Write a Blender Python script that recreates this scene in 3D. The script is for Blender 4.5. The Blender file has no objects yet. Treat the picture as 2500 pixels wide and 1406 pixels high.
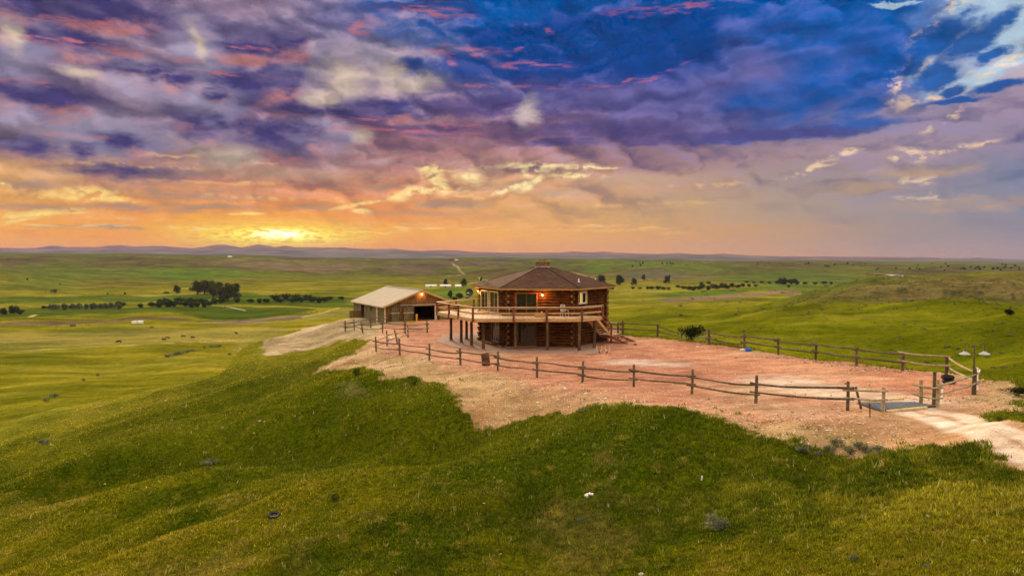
import bpy, bmesh, math, random
import numpy as np
from mathutils import Vector, Matrix
R = math.radians
sc = bpy.context.scene
COL = sc.collection

# ------------------------------------------------------------------ camera
PITCH = R(2.574)
F = 1668.0
CZ = 8.0
cam = bpy.data.cameras.new('camera')
cam.sensor_width = 36.0
cam.lens = 36.0 * F / 2500.0
cam.clip_start = 0.5
cam.clip_end = 60000
camo = bpy.data.objects.new('camera', cam)
COL.objects.link(camo)
camo.location = (0, 0, CZ)
camo.rotation_euler = (R(90) - PITCH, 0, 0)
sc.camera = camo
sc.view_settings.view_transform = 'Standard'
sc.view_settings.look = 'None'
sc.view_settings.exposure = 0.0
sc.view_settings.gamma = 1.0
sc.cycles.use_denoising = True
sc.cycles.use_adaptive_sampling = True
sc.cycles.adaptive_threshold = 0.02
sc.cycles.adaptive_min_samples = 8
sc.cycles.max_bounces = 5
sc.cycles.diffuse_bounces = 3
sc.cycles.volume_bounces = 0
sc.cycles.sample_clamp_indirect = 8

def pdir(u, v):
    a = (u - 1250.0) / F
    b = -(v - 703.0) / F
    return (a, math.cos(PITCH) + b * math.sin(PITCH), -math.sin(PITCH) + b * math.cos(PITCH))

def azel(u, v):
    d = pdir(u, v)
    return math.degrees(math.atan2(d[0], d[1])), math.degrees(math.atan2(d[2], math.hypot(d[0], d[1])))

def lin(c):
    return tuple((x / 255.0 / 12.92) if x <= 10 else ((x / 255.0 + 0.055) / 1.055) ** 2.4 for x in c[:3]) + (1.0,)

# ------------------------------------------------------------------ node helper
class S:
    """a socket with arithmetic"""
    def __init__(s, nt, sock): s.nt = nt; s.k = sock
    def _m(s, op, *a, clamp=False):
        n = s.nt.nodes.new('ShaderNodeMath'); n.operation = op; n.use_clamp = clamp
        for i, x in enumerate((s,) + a): put(s.nt, n.inputs[i], x)
        return S(s.nt, n.outputs[0])
    def __add__(s, o): return s._m('ADD', o)
    __radd__ = __add__
    def __mul__(s, o): return s._m('MULTIPLY', o)
    __rmul__ = __mul__
    def __sub__(s, o): return s._m('SUBTRACT', o)
    def __rsub__(s, o): return (s * -1.0) + o
    def __truediv__(s, o): return s._m('DIVIDE', o)
    def min(s, o): return s._m('MINIMUM', o)
    def max(s, o): return s._m('MAXIMUM', o)
    def pow(s, o): return s._m('POWER', o)
    def f(s, op, *a): return s._m(op, *a)
    def clamp(s): return s._m('ADD', 0.0, clamp=True)
    def ss(s, a, b, c=0.0, d=1.0):
        n = s.nt.nodes.new('ShaderNodeMapRange'); n.interpolation_type = 'SMOOTHSTEP'
        for i, x in zip((0, 1, 2, 3, 4), (s, a, b, c, d)): put(s.nt, n.inputs[i], x)
        return S(s.nt, n.outputs[0])
    def lr(s, a, b, c=0.0, d=1.0):
        n = s.nt.nodes.new('ShaderNodeMapRange')
        for i, x in zip((0, 1, 2, 3, 4), (s, a, b, c, d)): put(s.nt, n.inputs[i], x)
        return S(s.nt, n.outputs[0])

def put(nt, inp, x):
    if isinstance(x, S): nt.links.new(x.k, inp)
    else: inp.default_value = x

def vmath(nt, op, *a, out=0):
    n = nt.nodes.new('ShaderNodeVectorMath'); n.operation = op
    for i, x in enumerate(a): put(nt, n.inputs[3] if (op == 'SCALE' and i == 1) else n.inputs[i], x)
    return S(nt, n.outputs[out])

def comb(nt, x, y, z=0.0):
    n = nt.nodes.new('ShaderNodeCombineXYZ')
    for i, q in enumerate((x, y, z)): put(nt, n.inputs[i], q)
    return S(nt, n.outputs[0])

def sep(nt, v):
    n = nt.nodes.new('ShaderNodeSeparateXYZ'); put(nt, n.inputs[0], v)
    return [S(nt, o) for o in n.outputs]

def noise(nt, vec, scale=1.0, det=4.0, rough=0.5, dist=0.0, col=False, lac=2.0):
    n = nt.nodes.new('ShaderNodeTexNoise')
    if vec is not None: put(nt, n.inputs['Vector'], vec)
    n.inputs['Scale'].default_value = scale; n.inputs['Detail'].default_value = det
    n.inputs['Roughness'].default_value = rough; n.inputs['Distortion'].default_value = dist
    n.inputs['Lacunarity'].default_value = lac
    return S(nt, n.outputs[1 if col else 0])

def ramp(nt, fac, stops, interp='LINEAR'):
    n = nt.nodes.new('ShaderNodeValToRGB'); cr = n.color_ramp; cr.interpolation = interp
    while len(cr.elements) > 1: cr.elements.remove(cr.elements[-1])
    cr.elements[0].position = stops[0][0]; cr.elements[0].color = stops[0][1]
    for p, c in stops[1:]:
        e = cr.elements.new(p); e.color = c
    put(nt, n.inputs[0], fac)
    return S(nt, n.outputs[0])

def mixc(nt, fac, a, b, mode='MIX'):
    n = nt.nodes.new('ShaderNodeMix'); n.data_type = 'RGBA'; n.blend_type = mode
    n.clamp_factor = True
    put(nt, n.inputs[0], fac); put(nt, n.inputs[6], a); put(nt, n.inputs[7], b)
    return S(nt, n.outputs[2])

# ------------------------------------------------------------------ sky
SUN_AZ, SUN_EL = azel(690, 590)[0], 11.0
w = bpy.data.worlds.new('World'); sc.world = w; w.use_nodes = True
nt = w.node_tree; nt.nodes.clear()
#SKY
def build_sky(nt):
    tc = nt.nodes.new('ShaderNodeTexCoord')
    D = vmath(nt, 'NORMALIZE', S(nt, tc.outputs['Generated']))
    X, Y, Z = sep(nt, D)
    az = X.f('ARCTAN2', Y) * (180 / math.pi)
    el = Z.f('ARCSINE') * (180 / math.pi)
    # perspective-like cloud-plane coordinates for the turbulence
    q = (Z.max(0.0) + 0.16)
    cp = comb(nt, X / q * 2.0, Y / q * 2.0, 0.0)
    P0 = comb(nt, az, el, 0.0)
    # warp grows with elevation, flattened vertically near the horizon
    grow = el.lr(0.0, 22.0, 0.25, 1.0)
    nv1 = noise(nt, comb(nt, az * 0.11, el * 0.22, 3.1), 1.0, 3.0, 0.5, col=True)
    nv2 = noise(nt, comb(nt, az * 0.42, el * 0.8, 8.1), 1.0, 6.0, 0.58, col=True)
    c1 = vmath(nt, 'SUBTRACT', nv1, (0.5, 0.5, 0.5)); c2 = vmath(nt, 'SUBTRACT', nv2, (0.5, 0.5, 0.5))
    w1 = vmath(nt, 'MULTIPLY', vmath(nt, 'SCALE', c1, grow), (7.0, 3.2, 0.0))
    w2 = vmath(nt, 'MULTIPLY', vmath(nt, 'SCALE', c2, grow), (6.5, 3.4, 0.0))
    PW = vmath(nt, 'ADD', P0, vmath(nt, 'ADD', w1, w2))
    P2 = vmath(nt, 'ADD', P0, w2)
    pa, pe, _ = sep(nt, PW)
    # --- coarse colour field (rows of elevation, stops of azimuth), looked up at warped positions
    rows = []
    US = (0, 310, 620, 940, 1250, 1560, 1880, 2190, 2500)
    G = SKYGRID
    AZ0, AZ1 = -40.0, 40.0
    cols = []
    t = (pa - AZ0) / (AZ1 - AZ0)
    for v, cs in G:
        st = [((azel(u, v)[0] - AZ0) / (AZ1 - AZ0), lin(c)) for u, c in zip(US, cs)]
        cols.append((azel(1250, v)[1], ramp(nt, t, st)))
    base = cols[0][1]
    for (e0, _), (e1, cc) in zip(cols[:-1], cols[1:]):
        base = mixc(nt, pe.ss(e0, e1), base, cc)
    # --- turbulence relief: lit toward the low sun
    wv = vmath(nt, 'MULTIPLY', c2, (1.6, 1.1, 0.0))
    tv = vmath(nt, 'ADD', comb(nt, az * 0.17, el * 0.30, 1.7), vmath(nt, 'SCALE', wv, 0.35))
    tv2 = vmath(nt, 'ADD', tv, (-0.05, -0.14, 0.0))
    def billow(v):
        return (noise(nt, v, 1.0, 1.5, 0.5) - 0.5).f('ABSOLUTE') * 1.6 + noise(nt, v, 3.2, 5.0, 0.6) * 0.30
    tA = billow(tv); tB = billow(tv2)
    rel = (tB - tA)
    amp = el.ss(1.5, 9.0, 0.16, 1.0)
    base = mixc(nt, ((rel * 4.0).clamp() * 0.50 * amp), base, mixc(nt, az.ss(-6.0, 14.0), lin((214, 176, 172)), lin((130, 120, 176))))
    base = mixc(nt, ((rel * -4.5).clamp() * 0.60 * amp), base, mixc(nt, az.ss(-16.0, 6.0), lin((72, 64, 108)), lin((10, 58, 132))))
    # --- features: fields of warped ellipses
    edge = (noise(nt, comb(nt, az * 0.55, el * 0.95, 4.0), 1.0, 9.0, 0.66) - 0.5)
    patch = noise(nt, comb(nt, az * 0.35, el * 0.9, 14.0), 1.0, 4.0, 0.55).ss(0.36, 0.58, 0.45, 1.0)
    rots = {}
    hf = noise(nt, comb(nt, az * 0.8, el * 1.5, 21.0), 1.0, 7.0, 0.62).ss(0.44, 0.58)
    hf2 = noise(nt, comb(nt, az * 0.5, el * 2.6, 27.0), 1.0, 7.0, 0.62).ss(0.42, 0.60)
    hg = noise(nt, comb(nt, az * 0.8, el * 1.5, 21.0), 1.0, 7.0, 0.62).ss(0.38, 0.52)
    def field(lst, pos):
        d = None
        px, py, _ = sep(nt, pos)
        rc = {}
        for (u, v, ru, rv, rot) in sorted(lst, key=lambda q: round(q[4] / 10.0)):
            a, e = azel(u, v)
            k = round(rot / 10.0) * 10
            if k not in rc:
                rc[k] = pos if k == 0 else comb(nt, px * math.cos(R(k)) + py * math.sin(R(k)), py * math.cos(R(k)) - px * math.sin(R(k)), 0.0)
            c = (a * math.cos(R(k)) + e * math.sin(R(k)), e * math.cos(R(k)) - a * math.sin(R(k)), 0.0)
            L = vmath(nt, 'LENGTH', vmath(nt, 'MULTIPLY', vmath(nt, 'SUBTRACT', rc[k], c), (29.1 / ru, 29.1 / rv, 0.0)), out=1)
            d = L if d is None else d.min(L)
        return d
    ePos = vmath(nt, 'ADD', P0, vmath(nt, 'SCALE', w2, 0.55))
    for name, lst, cA, cB, lo, hi, k, op in SKYFEAT:
        d = field(lst, ePos)
        soft = name in ('dark', 'greyband', 'pinkline', 'corange', 'purple', 'azure', 'violet', 'strip')
        m = (d + edge * (k * 1.7)).ss(hi, lo)
        c = mixc(nt, az.ss(-18.0, 4.0), lin(cA), lin(cB))
        base = mixc(nt, m * op * (patch if soft else (hg if name == 'glint' else hf if name in ('peach', 'golden') else 1.0)) * (hf2 if name in ('pinkline', 'corange', 'strip') else 1.0), base, c)
        if name == 'dark':
            # glowing underside rim: the same field seen a little lower
            d2 = field(lst, vmath(nt, 'ADD', ePos, (0.0, 0.75, 0.0)))
            rim = ((d2 + edge * k).ss(hi, lo) * (1.0 - m)) * noise(nt, comb(nt, az * 0.25, el * 0.5, 9.0), 1.0, 2.0).ss(0.42, 0.6) * 0.75
            base = mixc(nt, rim * 0.85, base, lin((214, 136, 118)))
    # --- fine wisps that break the bright gaps
    # --- sun glow low on the horizon
    sa, se = azel(685, 575)
    dx = (az - sa); dy = (el - se)
    g = ((dx * 0.16).pow(2.0) + (dy * 0.55).pow(2.0)) if False else ((dx * 0.16) * (dx * 0.16) + (dy * 0.55) * (dy * 0.55))
    glow = (g * -1.0).f('EXPONENT')
    wis = noise(nt, comb(nt, az * 1.3, el * 4.5, 2.0), 1.0, 6.0, 0.65)
    g2 = (((dx * 0.20) * (dx * 0.20) + (dy * 1.5) * (dy * 1.5)) * -1.0).f('EXPONENT')
    base = mixc(nt, glow * 0.5, base, lin((255, 206, 74)))
    base = mixc(nt, (g2 * wis.ss(0.40, 0.55) * 1.1).clamp() , base, (1.25, 1.10, 0.12, 1))
    core = (((dx * 0.62) * (dx * 0.62) + ((dy - 0.1) * 3.6) * ((dy - 0.1) * 3.6)) * -1.0).f('EXPONENT')
    base = mixc(nt, (core * 1.5 * wis.ss(0.36, 0.52)).clamp(), base, (2.0, 1.9, 1.0, 1))
    hs = nt.nodes.new('ShaderNodeHueSaturation'); hs.inputs['Saturation'].default_value = 1.03; put(nt, hs.inputs['Color'], vmath(nt, 'SCALE', base, rel.max(-0.16).min(0.16) * 1.75 * el.ss(1.0, 7.0) * (1.0 - az.ss(2.0, 16.0) * el.ss(14.0, 8.0) * 0.65) + 1.0)); base = S(nt, hs.outputs[0])
    # --- the open sky overhead and behind the camera: unseen, brightened above and dimmed low to shape the light on the ground
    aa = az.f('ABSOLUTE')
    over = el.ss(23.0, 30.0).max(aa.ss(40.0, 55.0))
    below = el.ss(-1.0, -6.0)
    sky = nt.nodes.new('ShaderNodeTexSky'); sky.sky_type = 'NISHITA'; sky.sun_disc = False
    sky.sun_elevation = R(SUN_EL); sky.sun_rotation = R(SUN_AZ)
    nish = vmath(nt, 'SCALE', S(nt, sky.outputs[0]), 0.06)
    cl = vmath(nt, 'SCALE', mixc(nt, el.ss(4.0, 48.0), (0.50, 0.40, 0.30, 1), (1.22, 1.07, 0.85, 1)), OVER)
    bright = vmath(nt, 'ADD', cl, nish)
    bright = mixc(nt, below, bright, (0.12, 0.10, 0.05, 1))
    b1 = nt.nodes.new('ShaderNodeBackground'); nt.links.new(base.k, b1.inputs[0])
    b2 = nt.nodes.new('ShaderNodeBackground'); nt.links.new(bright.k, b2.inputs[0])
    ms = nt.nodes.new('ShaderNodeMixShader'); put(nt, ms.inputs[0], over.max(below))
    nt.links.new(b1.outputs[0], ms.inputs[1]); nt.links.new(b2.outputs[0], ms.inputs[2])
    out = nt.nodes.new('ShaderNodeOutputWorld'); nt.links.new(ms.outputs[0], out.inputs[0])

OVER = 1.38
SKYGRID = [  # photo row, colours along azimuth
 (628, [(255,160,50),(255,158,44),(255,180,40),(250,150,50),(248,165,62),(236,165,84),(212,158,98),(186,150,122),(166,142,132)]),
 (575, [(252,174,66),(250,166,60),(255,196,62),(252,172,72),(250,178,88),(226,166,96),(200,156,114),(166,146,134),(144,138,146)]),
 (520, [(238,172,92),(236,160,84),(246,150,84),(240,156,88),(226,168,104),(208,164,112),(182,156,132),(158,146,146),(134,138,154)]),
 (455, [(222,168,110),(196,150,116),(206,140,104),(208,140,106),(226,168,118),(206,160,124),(168,146,138),(150,138,146),(124,130,156)]),
 (395, [(132,112,122),(142,120,126),(150,120,124),(158,122,120),(176,130,118),(156,120,124),(166,138,142),(170,146,152),(146,134,158)]),
 (330, [(128,108,130),(142,122,142),(128,112,144),(160,112,118),(120,88,112),(104,86,124),(84,88,142),(150,138,160),(160,140,162)]),
 (250, [(112,98,134),(150,130,148),(110,104,148),(130,112,140),(82,78,134),(92,88,146),(74,92,158),(34,84,164),(196,180,186)]),
 (150, [(128,110,136),(138,118,142),(110,102,142),(150,140,152),(20,76,148),(14,72,150),(84,96,158),(20,92,172),(168,184,206)]),
 (60,  [(96,82,122),(100,86,122),(150,128,150),(58,90,154),(10,84,160),(8,70,146),(14,88,168),(20,96,178),(150,178,212)]),
 (-40, [(84,76,124),(92,84,128),(120,110,150),(50,90,160),(14,90,170),(8,84,160),(20,96,178),(120,130,180),(150,186,220)]),
]
# cloud features (column, row, half width, half height, tilt), colour left, colour right, lo, hi, noise, opacity
SKYFEAT = [
 ('slate', [(180,20,260,50,0),(100,100,140,34,0),(90,235,150,38,0),(600,225,170,56,0),(670,335,180,54,0),(400,180,150,30,0),(290,350,130,34,0),(60,362,90,26,0),(860,270,170,30,0),(620,110,130,34,0),(520,300,110,44,0),(330,420,170,22,0)],
   (92,84,124), (84,82,136), 0.3, 1.3, 0.9, 0.72),
 ('greyband', [(300,430,130,22,0),(520,475,200,14,0),(120,455,90,12,0),(60,505,80,8,0),(330,510,130,10,0),(700,430,200,18,0),(880,455,120,12,0),(1180,425,60,20,0),(1240,455,90,12,0),(1100,500,110,10,0),(520,505,160,8,0),(1400,470,110,10,0),(1560,440,140,12,0),(760,505,60,9,0),(1700,480,160,12,0),(2080,460,120,14,0),(2350,500,140,16,0),(2250,420,120,14,0),(1000,520,120,7,0),(230,555,120,5,0)],
   (170,138,118), (186,156,130), 0.3, 1.4, 1.1, 0.85),
 ('golden', [(300,404,150,5,0),(520,445,180,5,0),(60,470,110,10,0),(700,485,180,6,0),(1100,440,50,8,0),(1200,480,200,5,0),(300,535,200,6,0),(900,545,240,5,0),(1500,500,200,5,0),(420,380,60,5,0),(640,400,60,5,0),(1700,455,130,5,0)],
   (248,190,116), (240,190,130), 0.1, 1.5, 1.6, 0.65),
 ('lilac', [(480,120,50,70,40),(520,240,60,60,0),(260,330,120,40,0),(360,200,70,40,0),(800,330,70,40,0),(40,110,60,70,0),(30,270,60,30,0)],
   (158,150,176), (150,150,180), 0.3, 1.5, 0.9, 0.75),
 ('dark', [(180,15,230,38,0),(110,85,110,26,0),(190,95,70,26,0),(330,165,95,18,0),(430,195,60,14,0),(90,235,120,26,0),(590,205,110,32,0),(680,195,50,40,0),(530,230,40,22,0),
           (680,325,120,42,0),(500,300,60,34,0),(300,345,60,22,0),(70,355,60,20,0),(780,270,160,24,0),(960,265,150,26,0),(620,120,90,18,0),(700,95,60,36,0),(200,365,30,22,0),(20,215,60,18,0),
           (300,420,90,18,0)],
   (64,58,108), (52,66,128), 0.35, 1.3, 1.0, 1.0),
 ('deep', [(1130,165,120,34,-4),(1330,150,190,46,-3),(1560,140,110,60,0),(1010,165,50,26,0),(1420,60,240,34,0),(1240,95,150,30,0),(1680,60,90,40,10),(1700,125,60,40,0)],
   (0,62,136), (0,62,136), 0.4, 1.25, 0.8, 0.85),
 ('azure', [(2020,85,170,55,0),(1900,215,160,40,8),(2010,250,150,40,14),(2060,305,140,14,4),(1900,330,230,14,2),(1230,40,120,30,0),(1960,160,90,60,0),(2120,180,80,60,20),(2090,260,90,40,16)],
   (18,88,172), (22,90,170), 0.4, 1.25, 0.7, 0.85),
 ('purple', [(1700,338,330,16,2),(1480,318,200,24,0),(1180,262,190,26,0),(1030,318,130,17,0),(1850,332,240,14,3),(1330,352,90,10,0),(900,300,60,14,0),(1420,345,120,8,0)],
   (92,72,114), (80,70,124), 0.6, 1.15, 0.45, 0.8),
 ('violet', [(1860,180,80,46,0),(1700,240,130,40,25),(1560,270,110,26,10),(1340,240,90,24,0),(1480,232,150,18,0)],
   (104,98,152), (104,98,152), 0.2, 1.4, 0.8, 0.7),
 ('pinkline', [(1250,212,250,3.2,0.5),(1530,198,90,3.2,9),(1620,178,60,5,20),(1300,158,80,9,0),(1130,125,110,10,-4),(1050,30,90,14,-4),(1640,20,130,10,-3),(880,65,30,20,20),(1275,122,18,5,0),(1110,152,18,8,-30),(1262,60,16,9,0),(1345,75,16,8,0),
           (1020,322,170,5,0),(1120,305,60,7,0),(880,292,120,4,3),(560,180,80,5,0),(640,124,70,5,0),(330,135,130,6,2),(190,105,160,6,4),(170,330,60,5,3),(540,440,220,5,0),(700,392,70,6,0),
           (1000,390,140,5,0),(200,60,120,7,0),(60,200,60,6,0),(980,410,120,5,0),(780,450,200,4,0),(1190,372,180,5,0)],
   (196,116,116), (186,108,130), 0.2, 1.7, 1.1, 0.8),
 ('cream', [(840,195,62,42,0),(1000,205,70,24,10),(1290,275,36,24,60),(560,385,70,26,0),(480,105,14,40,25),(880,335,30,14,0),(30,90,20,30,0),(190,180,30,14,0),(960,190,40,30,0),(790,240,50,20,0)],
   (206,184,162), (196,178,170), 0.0, 1.6, 1.0, 0.85),
 ('corange', [(620,470,260,9,0),(900,470,130,18,0),(860,520,130,22,0),(500,540,260,10,0),(300,520,120,12,0),(1000,530,100,10,0),(160,570,200,10,0),(700,530,140,14,0)],
   (240,148,92), (238,156,100), 0.2, 1.5, 0.8, 0.6),
 ('clear', [(2440,70,90,70,20),(2400,185,80,26,20),(2300,190,60,30,40),(2260,170,40,26,60),(2190,8,60,5,0),(2400,20,70,40,0)],
   (160,190,218), (172,196,214), 0.5, 1.2, 1.3, 0.95),
 ('peach', [(2340,12,26,24,0),(2200,205,40,30,60),(2270,238,80,20,8),(2440,165,60,14,12),(2270,150,30,10,40),(2250,100,50,12,50),(2240,378,44,16,4),(2180,385,18,8,0),(2300,370,60,7,10),(2400,350,30,7,10),(2240,440,40,12,0),(1985,412,60,10,24),(2080,370,60,8,20),(1940,430,30,5,25),(2260,480,60,8,0),(2320,290,60,8,30)],
   (250,214,158), (240,206,168), 0.1, 1.3, 1.6, 0.85),
 ('rblue', [(2290,100,85,32,28),(2285,185,62,32,30),(2380,95,60,34,30),(2430,60,50,20,30),(2330,248,70,7,4),(2440,210,60,12,8),(2330,222,24,14,20),(2230,165,24,18,0),(2420,130,34,14,20)],
   (20,84,164), (24,86,160), 0.5, 1.2, 1.0, 0.95),
 ('glint', [(1060,425,22,26,-60),(1075,455,34,16,-20),(1010,470,54,12,12),(975,485,30,12,0),(1135,432,34,14,0),(1120,465,40,8,10),(1040,410,20,8,0),(1330,405,110,7,-4),(1300,420,40,12,20),(1440,410,60,5,0),(1300,445,40,10,40),(1395,430,60,7,0),(870,500,50,5,6),(880,515,20,5,0),(1250,460,70,6,20),
           (220,484,80,7,-4),(240,470,40,12,0),(100,525,60,8,8),(40,540,60,6,6),(160,520,30,4,0),(600,522,50,3,0),(8,450,14,4,0),(30,530,30,10,0)],
   (255,218,130), (255,230,170), 0.1, 1.6, 2.0, 1.0),
 ('strip', [(400,557,420,4,0),(1100,558,260,4,-1),(1400,552,120,6,2),(880,565,200,5,0),(1560,556,60,5,0),(1640,570,30,4,0),(60,553,80,4,0),(1480,560,120,5,0)],
   (255,218,140), (255,204,132), 0.1, 1.6, 1.8, 0.85),
]
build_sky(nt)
w.cycles.sampling_method = 'MANUAL'; w.cycles.sample_map_resolution = 256

sun = bpy.data.lights.new('sun', 'SUN'); sun.energy = 4.2; sun.angle = R(9); sun.color = (1.0, 0.72, 0.42)
suno = bpy.data.objects.new('sun', sun); COL.objects.link(suno)
sd = Vector((math.sin(R(SUN_AZ)) * math.cos(R(SUN_EL)), math.cos(R(SUN_AZ)) * math.cos(R(SUN_EL)), math.sin(R(SUN_EL))))
suno.rotation_euler = sd.to_track_quat('Z', 'Y').to_euler()
suno.location = sd * 100

# ================================================================== TERRAIN
def vn(x, y, seed=0):
    """value-gradient noise, vectorised, about -1..1"""
    xi = np.floor(x).astype(np.int64); yi = np.floor(y).astype(np.int64)
    xf = x - xi; yf = y - yi
    def g(i, j):
        h = (i * 374761393 + j * 668265263 + seed * 1442695041) & 0xFFFFFFFF
        h = ((h ^ (h >> 13)) * 1274126177) & 0xFFFFFFFF
        h = h ^ (h >> 16)
        a = (h & 0xFFFF) / 65535.0 * 2 * np.pi
        return np.cos(a), np.sin(a)
    u = xf * xf * xf * (xf * (xf * 6 - 15) + 10); v = yf * yf * yf * (yf * (yf * 6 - 15) + 10)
    r = []
    for dj in (0, 1):
        for di in (0, 1):
            gx, gy = g(xi + di, yi + dj)
            r.append(gx * (xf - di) + gy * (yf - dj))
    return ((r[0] * (1 - u) + r[1] * u) * (1 - v) + (r[2] * (1 - u) + r[3] * u) * v) * 1.5

def fbm(x, y, sc_, octs=4, seed=0, rough=0.5):
    a = 1.0; t = 0.0; f = 1.0 / sc_; n = 0.0
    for k in range(octs):
        t = t + a * vn(x * f + 13.7 * k, y * f - 7.1 * k, seed + k); n += a
        a *= rough; f *= 2.03
    return t / n

def sstep(a, b, x):
    t = np.clip((x - a) / (b - a), 0, 1); return t * t * (3 - 2 * t)

def zof(v, y):
    d = pdir(1250, v); return CZ + y * d[2] / d[1]

# control columns: photo column u -> (forward distance y, height z)
FAR = [(700, -30)]
TT = {
 -400: [(3,-5),(24,-6.5),(40,-8.5),(60,-12),(90,-17),(130,-22),(180,-26),(250,-29),(320,-30.5),(500,-31),(700,-30),(850,-20),(1000,-19),(1250,-18),(1600,-2),(2100,24),(2700,0)],
 0:    [(3,-4),(24,-5),(40,-6.3),(60,-8.5),(75,-10.4),(90,-13.6),(130,-19),(180,-24),(250,-28.5),(320,-30),(400,-30.3),(440,-29.4),(480,-31),(600,-31),(720,-29),(820,-18),(950,-17),(1100,-20),(1400,-6),(2000,21.3),(2600,-10)],
 250:  [(3,-3.5),(24,-4.2),(40,-5.2),(60,-6.3),(70,-7.0),(85,-10),(120,-16.5),(180,-23.5),(250,-28.5),(320,-30),(430,-30.3),(470,-29.3),(520,-31),(700,-30),(900,-27),(1200,-14),(1500,-2),(1900,18.5),(2300,17),(2800,-10)],
 500:  [(3,-3),(24,-3.5),(40,-4.4),(60,-4.8),(72,-5.1),(85,-8.2),(110,-13),(150,-18.5),(200,-23.8),(270,-28.5),(350,-30.3),(450,-30),(600,-31),(750,-30),(950,-27),(1300,-13),(1700,4),(2100,15.5),(2800,-10)],
 600:  [(3,-2.8),(24,-3.2),(40,-3.9),(55,-3.9),(68,-3.5),(80,-2.9),(87,-3.2),(105,-8.5),(150,-18),(200,-24),(270,-28.5),(330,-30),(500,-31),(800,-30),(1000,-26),(1300,-15),(1700,3),(2000,15.5),(2600,-10)],
 750:  [(3,-2.4),(24,-2.7),(40,-3.1),(52,-2.6),(60,-2.2),(75,-2.3),(88,-1.9),(97,-2.1),(115,-5.5),(150,-13),(200,-21),(280,-28),(380,-30.5),(450,-28.6),(560,-31),(800,-30),(1000,-26),(1300,-16),(1700,-2),(2200,8),(2800,-14)],
 880:  [(3,-2),(24,-2.3),(40,-2.0),(50,-1.1),(58,-.7),(70,-.5),(84,-.25),(96,-.6),(108,-1.4),(140,-7.5),(200,-20),(300,-28),(420,-29.5),(560,-31),(800,-30),(1100,-25),(1500,-8),(2000,4),(2300,6),(2900,-14)],
 1000: [(3,-1.8),(24,-1.9),(38,-1.3),(46,-.8),(52,-.35),(60,-.1),(84,0),(104,-.3),(120,-3),(150,-9),(220,-21),(320,-28),(450,-30.5),(800,-30),(1100,-25),(1500,-8),(2050,3.5),(2800,-16)],
 1150: [(3,-1.7),(24,-1.7),(33,-1.2),(40,-.7),(46,-.2),(60,0),(90,0),(100,-1.3),(130,-7),(170,-14),(250,-24),(350,-29.5),(600,-31),(850,-30),(1100,-25),(1500,-9),(2000,7),(2800,-18)],
 1300: [(3,-1.5),(20,-1.9),(26,-1.5),(34,-.6),(42,.15),(60,0),(85,0),(100,-2.5),(150,-12),(220,-21),(320,-28),(500,-31),(850,-30),(1100,-26),(1500,-10),(2000,5),(2800,-18)],
 1500: [(3,-1),(20,-1.3),(26,-.8),(33,.1),(40,.5),(60,.5),(67,.3),(76,-.8),(100,-4),(150,-11),(200,-15.5),(300,-22),(420,-27),(600,-30),(880,-30),(1150,-26),(1500,-11),(2000,3),(2800,-18)],
 1750: [(3,-.5),(17,-.9),(24,-.3),(29,.4),(36,.85),(50,.75),(58,.5),(66,-.9),(85,-3.2),(120,-7),(180,-12.2),(260,-17),(350,-20.5),(480,-25.5),(650,-29.5),(900,-30),(1150,-26),(1500,-14),(2000,-2),(2800,-22)],
 2000: [(3,0),(17,-.1),(22,.4),(27,1.0),(34,1.1),(44,.7),(50,.3),(60,-1.6),(80,-4.3),(110,-7),(150,-9),(200,-10.7),(260,-11.4),(300,-10.6),(345,-6.8),(400,-14),(500,-25),(700,-30),(950,-30),(1200,-27),(1600,-14),(2000,-1),(2800,-22)],
 2150: [(3,.4),(17,.5),(22,1.0),(28,1.35),(36,1.15),(44,.7),(52,-.7),(70,-4.0),(95,-6.6),(130,-8.3),(180,-9.6),(230,-9.6),(280,-7.9),(330,-3.5),(375,-1.9),(430,-8),(600,-26),(900,-30),(1200,-28),(1600,-16),(2050,-5),(2800,-24)],
 2300: [(3,.7),(16,1.0),(22,1.4),(30,1.5),(36,1.3),(42,.7),(52,-1.4),(70,-4.4),(95,-6.8),(125,-7.6),(160,-8.8),(200,-9.4),(250,-8.2),(300,-5.6),(350,-2.8),(400,-2.0),(460,-8),(650,-26),(950,-30),(1200,-28),(1600,-18),(2050,-6),(2800,-24)],
 2500: [(3,1),(15,1.1),(22,1.6),(30,1.7),(36,1.2),(42,-.6),(52,-2.6),(70,-4.8),(92,-6.2),(112,-5.6),(128,-4.6),(150,-6.6),(190,-9.4),(240,-8.2),(300,-5),(360,-2.1),(410,-2.4),(480,-9),(650,-26),(950,-30),(1200,-28),(1600,-19),(2050,-10.5),(2800,-26)],
 2900: [(3,1),(15,1.1),(24,1.6),(34,1.2),(44,-.6),(60,-3.6),(85,-6),(110,-6),(130,-5),(160,-6.6),(200,-9),(260,-7.5),(320,-4),(380,-2),(480,-9),(650,-26),(950,-30),(1600,-19),(2050,-10),(2800,-26)],
}
_us = sorted(TT)
_azc = np.array([math.atan((u - 1250) / F) for u in _us])
LR0, LR1, NLR = math.log(3.0), math.log(4000.0), 900
_lr = np.linspace(LR0, LR1, NLR)
_cols = []
for u, a in zip(_us, _azc):
    ys, zs = zip(*TT[u])
    c = np.interp(_lr, np.log(np.array(ys) / math.cos(a)), zs)
    k = np.exp(-np.linspace(-2.5, 2.5, 13) ** 2 / 2); k /= k.sum()
    c = np.convolve(np.pad(c, 6, 'edge'), k, 'valid')
    _cols.append(c)
_cols = np.array(_cols)
NAZ = 700
_az = np.linspace(_azc[0], _azc[-1], NAZ)
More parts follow.
